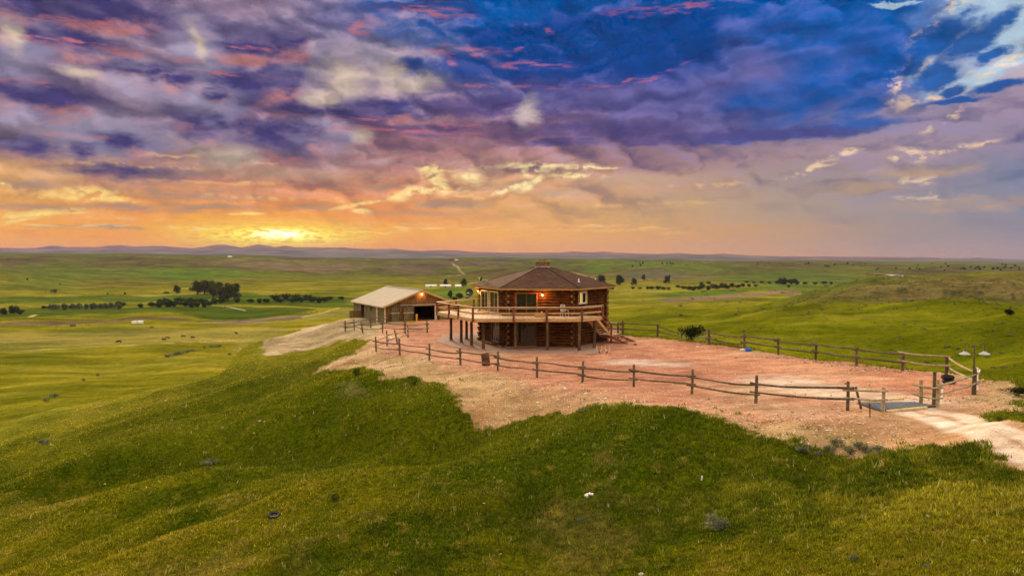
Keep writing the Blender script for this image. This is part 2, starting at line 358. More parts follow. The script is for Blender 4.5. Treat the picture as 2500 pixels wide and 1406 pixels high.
# Catmull-Rom style (monotone tangent) interpolation across columns
def _pchip(x, y, xi):
    h = np.diff(x)[:, None]; d = np.diff(y, axis=0) / h
    m = np.zeros_like(y)
    s_ = np.sign(d[:-1]) * np.sign(d[1:]) > 0
    hm = 2 * d[:-1] * d[1:] / np.where(np.abs(d[:-1] + d[1:]) < 1e-9, 1e-9, d[:-1] + d[1:])
    m[1:-1] = np.where(s_, hm, 0); m[0] = d[0]; m[-1] = d[-1]
    i = np.clip(np.searchsorted(x, xi) - 1, 0, len(x) - 2)
    t = ((xi - x[i]) / (x[i + 1] - x[i]))[:, None]; hh = (x[i + 1] - x[i])[:, None]
    return ((2*t**3 - 3*t**2 + 1) * y[i] + (t**3 - 2*t**2 + t) * hh * m[i] + (-2*t**3 + 3*t**2) * y[i+1] + (t**3 - t**2) * hh * m[i+1])
_T = _pchip(_azc, _cols, _az)

def pad_z(x, y):
    return 0.042 * np.clip(x - 6.5, 0, None) + 0.035 * np.clip(50 - y, 0, 25) * sstep(-8, 8, x)

def zbase(x, y):
    x = np.asarray(x, float); y = np.asarray(y, float)
    r = np.hypot(x, y); a = np.arctan2(x, y)
    ia = np.clip((a - _az[0]) / (_az[-1] - _az[0]) * (NAZ - 1), 0, NAZ - 1.001)
    ir = np.clip((np.log(np.maximum(r, 3.0)) - LR0) / (LR1 - LR0) * (NLR - 1), 0, NLR - 1.001)
    i = ia.astype(int); j = ir.astype(int); fa = ia - i; fr = ir - j
    z = (_T[i, j] * (1 - fa) * (1 - fr) + _T[i + 1, j] * fa * (1 - fr) + _T[i, j + 1] * (1 - fa) * fr + _T[i + 1, j + 1] * fa * fr)
    return z

# --- zones traced as ground outlines (photo columns/rows dropped on to the slope once, then kept as world polygons)
def hit(u, v, fn):
    d = pdir(u, v); d = np.array(d) / d[1]
    ys = np.exp(np.linspace(math.log(12), math.log(3200), 1400))
    zz = fn(d[0] * ys, ys); rz = CZ + d[2] * ys
    k = np.nonzero(zz >= rz)[0]
    if len(k) == 0: return None
    k = k[0]
    if k == 0: yy = ys[0]
    else:
        a0 = rz[k-1] - zz[k-1]; a1 = rz[k] - zz[k]
        yy = ys[k-1] + (ys[k] - ys[k-1]) * a0 / (a0 - a1 + 1e-12)
    return np.array((d[0] * yy, yy))

def world_poly(pts, fn): return np.array([q for q in (hit(u, v, fn) for u, v in pts) if q is not None])

def sdf(px, py, poly):
    """signed distance, positive inside"""
    d = np.full(px.shape, 1e9); ins = np.zeros(px.shape, bool); n = len(poly)
    for i in range(n):
        ax, ay = poly[i]; bx, by = poly[(i + 1) % n]
        ex, ey = bx - ax, by - ay
        t = np.clip(((px - ax) * ex + (py - ay) * ey) / (ex * ex + ey * ey + 1e-12), 0, 1)
        d = np.minimum(d, np.hypot(px - ax - t * ex, py - ay - t * ey))
        c = ((ay > py) != (by > py)) & (px < (bx - ax) * (py - ay) / (by - ay + 1e-12) + ax)
        ins ^= c
    return np.where(ins, d, -d)

def polyline_d(px, py, pts):
    d = np.full(px.shape, 1e9)
    for (ax, ay), (bx, by) in zip(pts[:-1], pts[1:]):
        ex, ey = bx - ax, by - ay
        t = np.clip(((px - ax) * ex + (py - ay) * ey) / (ex * ex + ey * ey + 1e-12), 0, 1)
        d = np.minimum(d, np.hypot(px - ax - t * ex, py - ay - t * ey))
    return d

PAD_PX = [(925,868),(1000,878),(1080,896),(1180,915),(1300,945),(1420,975),(1560,1000),(1700,1015),(1850,1040),(1960,1030),(2060,1022),(2120,1002),(2300,1000),(2400,965),(2405,925),(2330,908),(2200,898),(2050,881),(1900,858),(1750,836),(1650,823),(1540,813),(1490,810)]
def world_edge(pts, n):
    a = world_poly(pts[:n], zbase); return np.vstack([a, world_poly(pts[n:], pad_z)])
PADW = np.vstack([world_edge(PAD_PX, 12), [(11.5, 75), (6, 88), (-4, 91), (-16.5, 85), (-17, 78), (-14.5, 68)]])
DRAWS = world_poly([(1020,1075),(900,1082),(740,1088),(560,1105),(380,1150),(200,1170)], zbase)
def ground(x, y):
    x = np.asarray(x, float); y = np.asarray(y, float)
    z = zbase(x, y)
    m = sstep(-2.0, 1.2, sdf(x, y, PADW)) if (np.min(np.hypot(x, y)) < 110) else 0.0
    z = z * (1 - m) + pad_z(x, y) * m
    r = np.hypot(x, y)
    far = 1 - m
    # rolling, gullies and hummocks
    z = z + far * (fbm(x, y, 9.0, 4, 3) * 0.35 * sstep(10, 30, r) + fbm(x, y, 2.0, 3, 9, 0.55) * 0.09 * sstep(90, 50, r))
    z = z + far * fbm(x + 0.4 * y, y * 0.6, 60.0, 4, 17) * np.clip((r - 60) / 200, 0, 1) * 2.2 * sstep(2600, 1200, r)
    hill = sstep(-28, -16, zbase(x, y)) * sstep(500, 1000, r)
    rid = 1 - np.abs(fbm(x, y * 0.8, 260.0, 5, 31, 0.52)) * 2.6
    z = z + hill * (rid - 0.6) * 11.0 * sstep(2400, 1500, r)
    # folds running down the near flank, and ridged swells on the slopes beyond
    s1 = x * .80 + y * .60; s2 = -x * .60 + y * .80
    fold = fbm(s1 * .35, s2, 8.5, 3, 61, .5)
    z = z + far * fold * 1.5 * sstep(14, 26, r) * sstep(130, 70, r)
    z = z - far * np.exp(-(polyline_d(x, y, DRAWS) / 2.6) ** 2) * 1.2 * sstep(140, 90, r)
    sw = 1 - np.abs(fbm(x * .8 + 5, y * 1.1, 75.0, 4, 63, .5)) * 2.4
    z = z + far * (sw - .55) * 3.4 * sstep(62, 130, r) * sstep(620, 380, r) * sstep(.05, .22, np.arctan2(x, y))
    z = z + far * (sw - .55) * 1.2 * sstep(90, 160, r) * sstep(420, 300, r) * sstep(.0, -.2, np.arctan2(x, y))
    # scrubby right-hand hill: small gullies
    rh = sstep(0.36, 0.5, np.arctan2(x, y)) * sstep(240, 300, r) * sstep(470, 400, r)
    z = z + rh * (fbm(x, y, 26.0, 4, 41, 0.6)) * 1.6
    return z
def gz(x, y): return float(ground(np.array([x]), np.array([y]))[0])
def at(u, v):
    p = hit(u, v, ground)
    if p is None: raise ValueError((u, v))
    return Vector((p[0], p[1], gz(p[0], p[1])))

# --- colour zones
DIRT_PX = [(930,800),(905,842),(860,866),(760,912),(835,903),(893,905),(930,942),(1000,934),(1078,945),(1098,972),(1132,1003),(1185,1018),(1245,1008),(1300,998),(1352,986),(1480,1008),(1600,1018),(1750,1034),(1850,1056),(1970,1077),(2060,1086),(2190,1084),(2370,1092),(2440,1112),(2560,1160),(2700,1120),(2600,1060),(2500,1050),(2440,1032),(2395,1006),(2420,996),(2520,1000),(2500,950),(2440,924),(2395,905),(2330,903),(2200,901),(2050,884),(1900,862),(1750,841),(1650,829),(1540,820),(1490,812)]
DIRT2_PX = [(585,846),(648,869),(720,858),(800,845),(905,829),(935,800),(860,780),(800,788),(735,802),(660,826)]
DIRTW = np.vstack([world_edge(DIRT_PX, 33), [(13, 78), (7, 92), (-4, 94), (-8, 92)]])
DIRT2W = np.vstack([world_poly(DIRT2_PX[:5], ground), [(-12, 72), (-15, 92), (-23, 99), (-25, 96)], world_poly(DIRT2_PX[6:], ground)])
ROADL = world_poly([(2190,1003),(2260,1020),(2340,1045),(2440,1088),(2560,1140),(2700,1200)], ground)
ROADR = world_poly([(2260,1000),(2350,1015),(2430,1040),(2520,1078),(2700,1150)], ground)
TRACK = world_poly([(1890,928),(1980,945),(2060,958),(2150,972),(2200,980)], ground)
WEAR = world_poly([(1510,884),(1560,884),(1600,889),(1640,890)], ground)
DRAW = world_poly([(770,945),(820,975),(900,960),(860,925)], ground)

def L3(c): return np.array(lin(c)[:3])
A_ = lambda r, g, b: np.array((r, g, b), float)
GREEN = A_(.078, .082, .0022); DGREEN = A_(.036, .052, .0012); OLIVE = A_(.118, .108, .004); STRAW = A_(.22, .17, .025)
PALE = A_(.235, .205, .024); TAN = A_(.37, .235, .105); RED = A_(.45, .19, .108); WHITE = A_(.72, .58, .46); SAGE = A_(.10, .105, .07)
BROWN = A_(.115, .078, .045)
def mixn(a, b, t): t = np.asarray(t)[..., None]; return a * (1 - t) + b * t

# distant patches: (kind colour, polygon in photo pixels, edge softness m, strength)
FIELDS = [
 (A_(.050,.085,.010), [(-60,742),(300,735),(560,742),(900,752),(860,728),(600,716),(440,720),(0,728),(-60,732)], 14, .85),
 (A_(.045,.075,.008), [(-60,762),(120,752),(420,748),(780,752),(700,772),(520,778),(430,765),(200,765),(-60,778)], 8, .9),
 (BROWN, [(-60,792),(0,789),(140,783),(250,778),(330,773),(420,774),(470,779),(470,784),(380,779),(240,786),(120,792),(-60,800)], 2.5, .95),
 (A_(.17,.12,.085), [(480,784),(620,779),(740,772),(870,757),(870,760),(760,777),(690,784),(590,791),(520,787)], 2.5, .95),
 (A_(.06,.12,.012), [(1560,715),(1700,712),(1890,697),(1960,694),(1900,704),(1780,718),(1640,724)], 20, .9),
 (A_(.17,.115,.085), [(1600,730),(1750,722),(1950,706),(2010,704),(1920,716),(1780,730),(1640,738)], 6, .9),
 (PALE*.95, [(1500,705),(1660,700),(1700,708),(1560,722),(1500,722)], 20, .6),
 (A_(.07,.12,.014), [(880,745),(1140,745),(1140,700),(1050,706),(900,716)], 20, .7),
 (A_(.07,.12,.013), [(340,670),(470,655),(560,658),(620,672),(520,686),(380,688)], 60, .8),
 (A_(.08,.12,.013), [(0,682),(160,670),(260,690),(200,703),(0,705)], 40, .6),
 (A_(.08,.115,.015), [(1750,672),(1900,664),(2150,672),(2120,682),(1900,690),(1750,684)], 60, .75),
 (A_(.08,.13,.014), [(1400,657),(1450,650),(1500,655),(1450,662)], 30, .8),
 (A_(.08,.13,.016), [(1470,640),(1560,641),(1640,646),(1560,648),(1480,645)], 60, .7),
 (A_(.115,.08,.06), [(900,662),(1000,640),(1130,636),(1260,640),(1260,655),(1110,655),(1000,668)], 80, .6),
 (A_(.105,.09,.065), [(1500,668),(1600,662),(1720,668),(1740,680),(1600,684),(1500,682)], 60, .6),
 (A_(.20,.17,.05), [(-60,815),(250,805),(700,800),(760,806),(600,838),(300,850),(-60,862)], 10, .55),
 (A_(.22,.20,.035), [(690,790),(780,766),(860,762),(860,768),(760,782)], 4, .7),
 (A_(.17,.12,.075), [(450,640),(560,634),(760,636),(900,650),(860,668),(640,664)], 90, .5),
]
FIELDW = [(c, world_poly(p, zbase), s_, k) for c, p, s_, k in FIELDS]
PATHS = [  # far tracks and pale lines: points, half width m, colour, strength
 ([(985,632),(993,640)], 5, A_(.4,.3,.2), .8),
 ([(1104,645),(1112,653),(1122,658),(1134,662),(1110,667),(1088,673)], 2.4, A_(.30, .22, .13), .85),
 ([(-20,725),(200,723),(460,718),(700,712)], 1.6, A_(.3,.28,.1), .7),
 ([(-20,746),(120,746)], 1.6, A_(.3,.28,.08), .8),
 ([(-20,866),(200,853),(420,845),(560,832)], .9, A_(.34,.30,.10), .65),
 ([(500,745),(560,751),(600,759)], .9, A_(.42,.40,.26), .9),
 ([(72,775),(80,770),(88,767)], 1.4, A_(.5,.36,.2), .9),
 ([(740,776),(790,762),(830,750)], 1.0, A_(.42,.38,.16), .8),
 ([(1070,685),(1160,690),(1180,688)], 2.0, A_(.4,.34,.2), .7),
 ([(1400,666),(1430,673),(1560,682),(1640,680)], 2.6, A_(.36,.28,.17), .7),
 ([(1500,708),(1700,702),(2010,688)], 1.4, A_(.3,.28,.16), .6),
 ([(860,752),(700,770),(480,784)], .8, A_(.06,.05,.03), .8),
]
PATHW = [(world_poly(p, zbase), hw, c, k) for p, hw, c, k in PATHS]

def zones(x, y, z, slope_y=None):
    """returns (kind mask arrays, base colour)"""
    r = np.hypot(x, y)
    big = fbm(x, y, 16, 4, 5); med = fbm(x, y, 4.2, 4, 6, .6); sm = fbm(x, y, 1.1, 3, 7, .6)
    n1 = fbm(x, y * 0.45, 45, 5, 8, .55); streak = fbm(x * 0.25 + y * .05, y, 22, 5, 12, .6)
    near = sstep(85, 45, r)
    c = mixn(np.broadcast_to(GREEN, x.shape + (3,)), OLIVE, sstep(-.25, .55, big * .8 + med * .45))
    c = mixn(c, DGREEN, sstep(.02, .34, -big * .75 - med * .6 + .06) * .9)
    c = mixn(c, A_(.16, .115, .03), sstep(.15, .5, fbm(x + 50, y, 7, 4, 77, .6) + .3 * sm) * .4)
    c = mixn(c, STRAW, sstep(.22, .75, med * .7 + sm * .55 + big * .3) * .55)
    c = mixn(c, STRAW * .8, sstep(.2, .5, sm) * .45)
    # darker green flank below the yard, golden verge by the road
    dkflank = sstep(0, 5, -polyline_d(x, y, DKFLANKW) + 9)
    c = mixn(c, DGREEN * 1.05, dkflank * .72 * sstep(-.35, .25, med + .5 * big + .12))
    gold = sstep(0, 1, (4.5 - polyline_d(x, y, GOLDW)) / 4.5)
    c = mixn(c, A_(.165, .155, .011), gold * sstep(-.3, .4, med + sm * .5) * .75)
    # far ground
    f = mixn(np.broadcast_to(A_(.135, .128, .006), x.shape + (3,)), PALE, sstep(-.25, .45, streak + n1 * .4) * .8)
    f = mixn(f, A_(.075, .085, .012), sstep(.0, .5, -streak * .8 - n1 * .3) * .7)
    f = mixn(f, A_(.07, .065, .03), sstep(.25, .6, fbm(x, y, 7, 4, 21, .65)) * .35 * sstep(2000, 300, r))
    fr = mixn(np.broadcast_to(A_(.125, .130, .004), x.shape + (3,)), A_(.085, .092, .003), sstep(-.3, .4, fbm(x, y, 40, 4, 22)))
    fr = mixn(fr, PALE, sstep(.1, .5, streak) * .5)
    f = mixn(f, fr, sstep(.05, .2, np.arctan2(x, y)) * sstep(600, 350, r))
    # hills of the horizon: duller, browner ribs
    hz = sstep(800, 1300, r)
    hc = mixn(np.broadcast_to(A_(.085, .095, .018), x.shape + (3,)), A_(.07, .046, .028), sstep(-.1, .25, fbm(x, y * 1.6, 200, 6, 23, .62)))
    hc = mixn(hc, A_(.085, .115, .02), sstep(.05, .35, fbm(x, y, 420, 3, 24)) * .8)
    hc = hc * (1 + .35 * fbm(x * .7, y * 1.4, 60, 4, 29, .65))[..., None]
    f = mixn(f, hc, hz * .9)
    rh = sstep(0.36, 0.44, np.arctan2(x, y)) * sstep(285, 320, r + 12 * n1) * sstep(520, 440, r)
    sc_ = mixn(np.broadcast_to(A_(.13, .10, .035), x.shape + (3,)), A_(.06, .06, .022), sstep(.0, .35, fbm(x, y, 9, 4, 25, .7)))
    sc_ = mixn(sc_, A_(.12, .125, .02), sstep(.1, .5, fbm(x, y, 40, 3, 26)) * .7)
    f = mixn(f, sc_, rh)
    for fc, P, s_, k in FIELDW:
        bx0, by0 = P.min(0) - s_ * 2; bx1, by1 = P.max(0) + s_ * 2
        m = (x > bx0) & (x < bx1) & (y > by0) & (y < by1)
        if not m.any(): continue
        d = sdf(x[m], y[m], P) + s_ * 1.2 * fbm(x[m], y[m], s_ * 4, 3, 27)
        ff = f[m]; tx = 1 + .25 * fbm(x[m] * .5, y[m], s_ * 1.5 + 6, 3, 28)
        f[m] = mixn(ff, fc * tx[:, None], sstep(-s_ * .5, s_ * .5, d) * k)
    for P, hw, pc, k in PATHW:
        bx0, by0 = P.min(0) - hw * 2; bx1, by1 = P.max(0) + hw * 2
        m = (x > bx0) & (x < bx1) & (y > by0) & (y < by1)
        if not m.any(): continue
        d = polyline_d(x[m], y[m], P)
        f[m] = mixn(f[m], pc, sstep(hw * 1.3, hw * .6, d) * k)
    c = mixn(c, f, sstep(48, 100, r + 8 * big))
    # bare dirt, gravel yard, wheel tracks
    dd = sdf(x, y, DIRTW); d2 = sdf(x, y, DIRT2W); pd = sdf(x, y, PADW)
    wob = 1.0 * med + .55 * sm
    dirt = sstep(-.15, .35, dd + (wob * 1.15 + .5 * fbm(x, y, .45, 2, 81)) * sstep(8, -2, dd))
    dirt2 = sstep(-.3, .6, d2 + wob * 1.2)
    tanc = mixn(np.broadcast_to(TAN, x.shape + (3,)), TAN * A_(.72, .68, .6), sstep(-.1, .5, med))
    tanc = mixn(tanc, A_(.42, .20, .09), sstep(.0, .5, big + med * .3) * .45)
    tanc = mixn(tanc, DGREEN * 1.3, sstep(.38, .6, sm * .6 + med * .5) * .7 * sstep(3.5, .3, dd))
    tan2 = mixn(np.broadcast_to(A_(.28, .20, .095), x.shape + (3,)), A_(.34, .25, .13), sstep(-.2, .4, med))
    c = mixn(c, tan2, dirt2)
    c = mixn(c, tanc, dirt)
    grav = sstep(-1.3, 1.2, pd + 1.5 * med + 1.4 * big - .2) * dirt
    redc = mixn(np.broadcast_to(RED, x.shape + (3,)), RED * A_(.78, .70, .68), sstep(-.2, .6, med + .6 * big))
    redc = mixn(redc, A_(.46, .29, .17), sstep(-.05, .45, big + .5 * fbm(x * .6 + .5 * y, y, 6, 4, 79, .6)) * .75)
    redc = mixn(redc, RED * A_(.62, .52, .50), sstep(.15, .5, fbm(x * .5 + .3 * y, y * 1.2, 3.2, 4, 80, .65)) * .45)
    c = mixn(c, redc, grav * .95)
    road = np.maximum(sstep(.72, .28, polyline_d(x, y, ROADL) + .25 * sm), sstep(.62, .22, polyline_d(x, y, ROADR) + .25 * sm)) * (.75 + .25 * sstep(-.3, .2, med))
    rband = sstep(3.6, 2.4, np.minimum(polyline_d(x, y, ROADL), polyline_d(x, y, ROADR)))
    c = mixn(c, A_(.44, .235, .12), rband * dirt * .7)
    c = mixn(c, WHITE, road * dirt * (.8 + .2 * sstep(-.2, .3, sm)))
    tr = sstep(3.4, .5, polyline_d(x, y, TRACK) + .6 * med)
    c = mixn(c, A_(.62, .47, .36), tr * (.65 + .35 * sstep(-.3, .3, fbm(x, y * .4, 1.6, 3, 33))) * .85)
    c = mixn(c, A_(.62, .50, .42), sstep(1.6, .1, polyline_d(x, y, WEAR) * .8 + .6 * med) * .7)
    c = mixn(c, A_(.30, .22, .10), sstep(0, 2.5, sdf(x, y, DRAW) + med * 2) * .45 * (1 - dirt))
    return c, dirt, dirt2, grav, road

DKFLANKW = world_poly([(640,872),(760,900),(560,960),(330,1010),(620,1040),(960,1050),(1080,1000),(1400,1060),(1750,1080)], ground)
GOLDW = world_poly([(1900,1190),(2100,1150),(2300,1130),(2450,1180),(2250,1220),(2050,1200)], ground)

print('terrain tables ready')
# --- the mesh: rings that widen with distance
rs = [9.0]
while rs[-1] < 2750:
    r_ = rs[-1]; rs.append(r_ + min(max(r_ * r_ / (9.0 * 683) * 1.25, .05), r_ * .011))
rs = np.array(rs)
az_in = np.linspace(R(-39.5), R(39.5), 1050)
az_l = -np.linspace(R(180), R(40), 60); az_r = np.linspace(R(40), R(180), 60)
azs = np.concatenate([az_l, az_in, az_r])
AZ, RR = np.meshgrid(azs, rs)
GX = (np.sin(AZ) * RR).ravel(); GY = (np.cos(AZ) * RR).ravel()
GZ = ground(GX, GY)
gcol, gdirt, gdirt2, ggrav, groad = zones(GX, GY, GZ)
# stony relief on gravel, tussocks on grass
near = sstep(70, 35, np.hypot(GX, GY))
GZ += near * ((1 - np.maximum(gdirt, gdirt2)) * np.abs(fbm(GX, GY, .55, 2, 51)) * .10 + gdirt * fbm(GX, GY, .35, 2, 52) * .022 * (1 - groad))
nr, na = len(rs), len(azs)
print('grid', nr, na, nr * na)
idx = np.arange(nr * na).reshape(nr, na)
F0 = np.stack([idx[:-1, :-1], idx[:-1, 1:], idx[1:, 1:], idx[1:, :-1]], -1).reshape(-1, 4)
# seam behind the camera
Fs = np.stack([idx[:-1, -1], idx[:-1, 0], idx[1:, 0], idx[1:, -1]], -1)
F0 = np.vstack([F0, Fs])[:, ::-1]

def np_mesh(name, verts, faces, mat, col=None, smooth=True, parent=None):
    used = np.unique(faces); remap = np.full(len(verts), -1, np.int64); remap[used] = np.arange(len(used))
    v = verts[used]; f = remap[faces]
    me = bpy.data.meshes.new(name)
    me.vertices.add(len(v)); me.vertices.foreach_set('co', v.astype(np.float32).ravel())
    k = f.shape[1]
    me.loops.add(f.size); me.loops.foreach_set('vertex_index', f.astype(np.int32).ravel())
    me.polygons.add(len(f)); me.polygons.foreach_set('loop_start', np.arange(0, f.size, k, dtype=np.int32))
    me.polygons.foreach_set('loop_total', np.full(len(f), k, np.int32))
    me.polygons.foreach_set('use_smooth', np.full(len(f), smooth, bool))
    if col is not None:
        ca = me.attributes.new('tint', 'FLOAT_COLOR', 'POINT')
        cc = np.ones((len(v), 4), np.float32); cc[:, :3] = col[used]
        ca.data.foreach_set('color', cc.ravel())
    me.update(calc_edges=True)
    me.materials.append(mat)
    o = bpy.data.objects.new(name, me); COL.objects.link(o)
    if parent is not None: o.parent = parent
    return o

def newmat(name):
    m = bpy.data.materials.new(name); m.use_nodes = True
    nt = m.node_tree
    b = nt.nodes['Principled BSDF']
    return m, nt, b

def terrain_mat(name, kind):
    m, nt, b = newmat(name)
    at_ = nt.nodes.new('ShaderNodeAttribute'); at_.attribute_name = 'tint'
    geo = nt.nodes.new('ShaderNodeNewGeometry'); pos = S(nt, geo.outputs['Position'])
    c = S(nt, at_.outputs['Color'])
    if kind == 'grass':
        n1 = noise(nt, pos, 5.0, 4.0, .65); n2 = noise(nt, pos, .7, 5.0, .6)
        c = mixc(nt, 1.0, c, ramp(nt, n1, [(.30, (.34, .38, .3, 1)), (.50, (1, 1, 1, 1)), (.70, (1.8, 1.65, 1.5, 1))]), 'MULTIPLY')
        c = mixc(nt, 1.0, c, ramp(nt, n2, [(.32, (.72, .78, .7, 1)), (.5, (1, 1, 1, 1)), (.70, (1.3, 1.2, 1.15, 1))]), 'MULTIPLY')
        n4 = noise(nt, vmath(nt, 'MULTIPLY', pos, (.05, .11, .05)), 1.0, 6.0, .68); n5 = noise(nt, vmath(nt, 'MULTIPLY', pos, (.011, .022, .02)), 1.0, 5.0, .6)
        c = mixc(nt, 1.0, c, ramp(nt, n4, [(.36, (.70, .72, .66, 1)), (.5, (1, 1, 1, 1)), (.64, (1.32, 1.25, 1.25, 1))]), 'MULTIPLY')
        c = mixc(nt, 1.0, c, ramp(nt, n5, [(.38, (.76, .82, .74, 1)), (.5, (1, 1, 1, 1)), (.62, (1.22, 1.15, 1.15, 1))]), 'MULTIPLY')
        bs, bd = .35, .06
        h = n1
    else:
        vo = nt.nodes.new('ShaderNodeTexVoronoi'); put(nt, vo.inputs['Vector'], pos); vo.inputs['Scale'].default_value = 8.0
        vd = S(nt, vo.outputs['Distance']); vr, vg, vb = sep(nt, S(nt, vo.outputs['Color']))
        n2 = noise(nt, pos, 1.3, 4.0, .6); n3 = noise(nt, pos, 22.0, 3.0, .6)
        c = mixc(nt, 1.0, c, ramp(nt, n3, [(.3, (.68, .66, .64, 1)), (.5, (1, 1, 1, 1)), (.7, (1.3, 1.3, 1.3, 1))]), 'MULTIPLY')
        c = mixc(nt, 1.0, c, ramp(nt, n2, [(.35, (.82, .8, .78, 1)), (.5, (1, 1, 1, 1)), (.65, (1.12, 1.12, 1.1, 1))]), 'MULTIPLY')
        stone = vd.ss(.36, .24) * vr.ss(.66, .72)
        c = mixc(nt, stone * .75, c, lin((228, 200, 172)))
        dark = vd.ss(.30, .2) * vg.ss(.80, .86) * (1.0 - stone)
        c = mixc(nt, dark * .75, c, (.13, .055, .03, 1))
        n6 = noise(nt, vmath(nt, 'MULTIPLY', pos, (.35, .8, .5)), 1.0, 5.0, .65)
        c = mixc(nt, 1.0, c, ramp(nt, n6, [(.36, (.74, .70, .66, 1)), (.5, (1, 1, 1, 1)), (.64, (1.18, 1.2, 1.2, 1))]), 'MULTIPLY')
        bs, bd = .5, .03
        h = n3 + stone
    bu = nt.nodes.new('ShaderNodeBump'); bu.inputs['Strength'].default_value = bs; bu.inputs['Distance'].default_value = bd
    put(nt, bu.inputs['Height'], h); nt.links.new(bu.outputs[0], b.inputs['Normal'])
    put(nt, b.inputs['Base Color'], c); b.inputs['Roughness'].default_value = .95
    b.inputs['Specular IOR Level'].default_value = 0.0 if kind == 'grass' else .1
    return m
M_GRASS = terrain_mat('meadow', 'grass'); M_YARD = terrain_mat('gravel', 'stone')
verts = np.stack([GX, GY, GZ], -1)
fc = F0[:, :]
fd = gdirt[fc].mean(1); fd2 = gdirt2[fc].mean(1); fg = ggrav[fc].mean(1)
fx = GX[fc].mean(1); fy = GY[fc].mean(1)
rb = np.minimum(polyline_d(fx, fy, ROADL), polyline_d(fx, fy, ROADR))
froad = (fd > .5) & (rb < 2.6) & (fy < 31.5)
fyard = (fd > .5) & (fg > .5) & ~froad
fdirt = ((fd > .5) | (fd2 > .5)) & ~froad & ~fyard
fgr = ~(froad | fyard | fdirt)
def kindset(o, k): o['kind'] = k; return o
kindset(np_mesh('ground', verts, fc[fgr], M_GRASS, gcol), 'structure')
kindset(np_mesh('gravel_yard', verts, fc[fyard], M_YARD, gcol), 'structure')
kindset(np_mesh('bare_dirt', verts, fc[fdirt], M_YARD, gcol), 'structure')
kindset(np_mesh('dirt_road', verts, fc[froad], M_YARD, gcol), 'structure')
del F0, fc

# ------------------------------------------------------------------ mountains on the skyline
def mountain(name, prof, y0, depth, colr, seed, rough_):
    us = np.array([p[0] for p in prof]); vs = np.array([p[1] for p in prof])
    n = 900; rows = 26
    uu = np.linspace(us[0], us[-1], n)
    vv = np.interp(uu, us, vs) + fbm(uu, uu * 0, 60, 4, seed) * rough_
    top = CZ + y0 * np.tan(np.arctan((703 - vv) / F) - PITCH)
    V = []
    for k in range(rows):
        t = k / (rows - 1)
        yy = y0 - depth * (1 - t)
        xx = (uu - 1250) / F * (y0)
        rib = fbm(xx, xx * 0 + yy * .5, 420, 5, seed + 3, .55)
        z = -40 + (top + 40) * (t ** 1.15) + rib * (top + 40) * .30 * math.sin(math.pi * t)
        V.append(np.stack([xx, yy + rib * 180 * math.sin(math.pi * t), z], -1))
    for k in (1, 2):
        V.append(np.stack([(uu - 1250) / F * y0, np.full(n, y0 + 700.0 * k), top - 60 * k], -1))
    V = np.array(V).reshape(-1, 3); rr = rows + 2
    ix = np.arange(rr * n).reshape(rr, n)
    fcs = np.stack([ix[:-1, :-1], ix[:-1, 1:], ix[1:, 1:], ix[1:, :-1]], -1).reshape(-1, 4)
    m, nt, b = newmat(name)
    geo = nt.nodes.new('ShaderNodeNewGeometry'); pos = S(nt, geo.outputs['Position'])
    px, py, pz = sep(nt, pos)
    nn = noise(nt, comb(nt, px * .004, py * .004, pz * .03), 1.0, 5.0, .6)
    put(nt, b.inputs['Base Color'], ramp(nt, nn, [(.35, tuple(c * .6 for c in colr) + (1,)), (.5, tuple(colr) + (1,)), (.68, tuple(c * 1.5 for c in colr) + (1,))]))
    b.inputs['Roughness'].default_value = 1; b.inputs['Specular IOR Level'].default_value = 0
    return kindset(np_mesh(name, V, fcs, m), 'structure')
MT1 = [(-700,606),(0,605),(60,606),(110,604),(122,600),(140,600),(152,604),(180,603),(235,604),(262,600),(300,599),(330,601),(400,601),(440,604),(472,606),(500,603),(525,598),(548,597),(572,601),(590,604),(612,601),(632,597),(655,600),(672,603),(696,600),(722,604),(755,603),(790,605),(835,604),(880,608),(940,608),(965,607),(1000,611),(1030,613),(1060,611),(1100,611),(1160,615),(1260,617),(1330,617),(1370,617),(1400,613),(1438,616),(1470,615),(1500,616),(1540,618),(1600,620),(1655,618),(1700,621),(1735,621),(1765,619),(1800,622),(1870,625),(1955,626),(2100,627),(2250,628),(2320,630),(2500,634),(3300,640)]
MT2 = [(-700,614),(0,614),(200,611),(330,610),(400,611),(520,613),(600,609),(700,611),(850,614),(980,613),(1040,617),(1120,619),(1260,622),(1400,622),(1500,624),(1600,623),(1700,622),(1770,625),(1850,629),(2100,631),(2240,630),(2300,632),(2345,632),(2385,629),(2410,632),(2440,634),(2500,635),(3300,640)]
mountain('mountains', MT1, 8000, 1800, (.16, .09, .07), 61, 1.6)
mountain('far_hills', MT2, 5400, 1500, (.11, .10, .08), 71, .8)
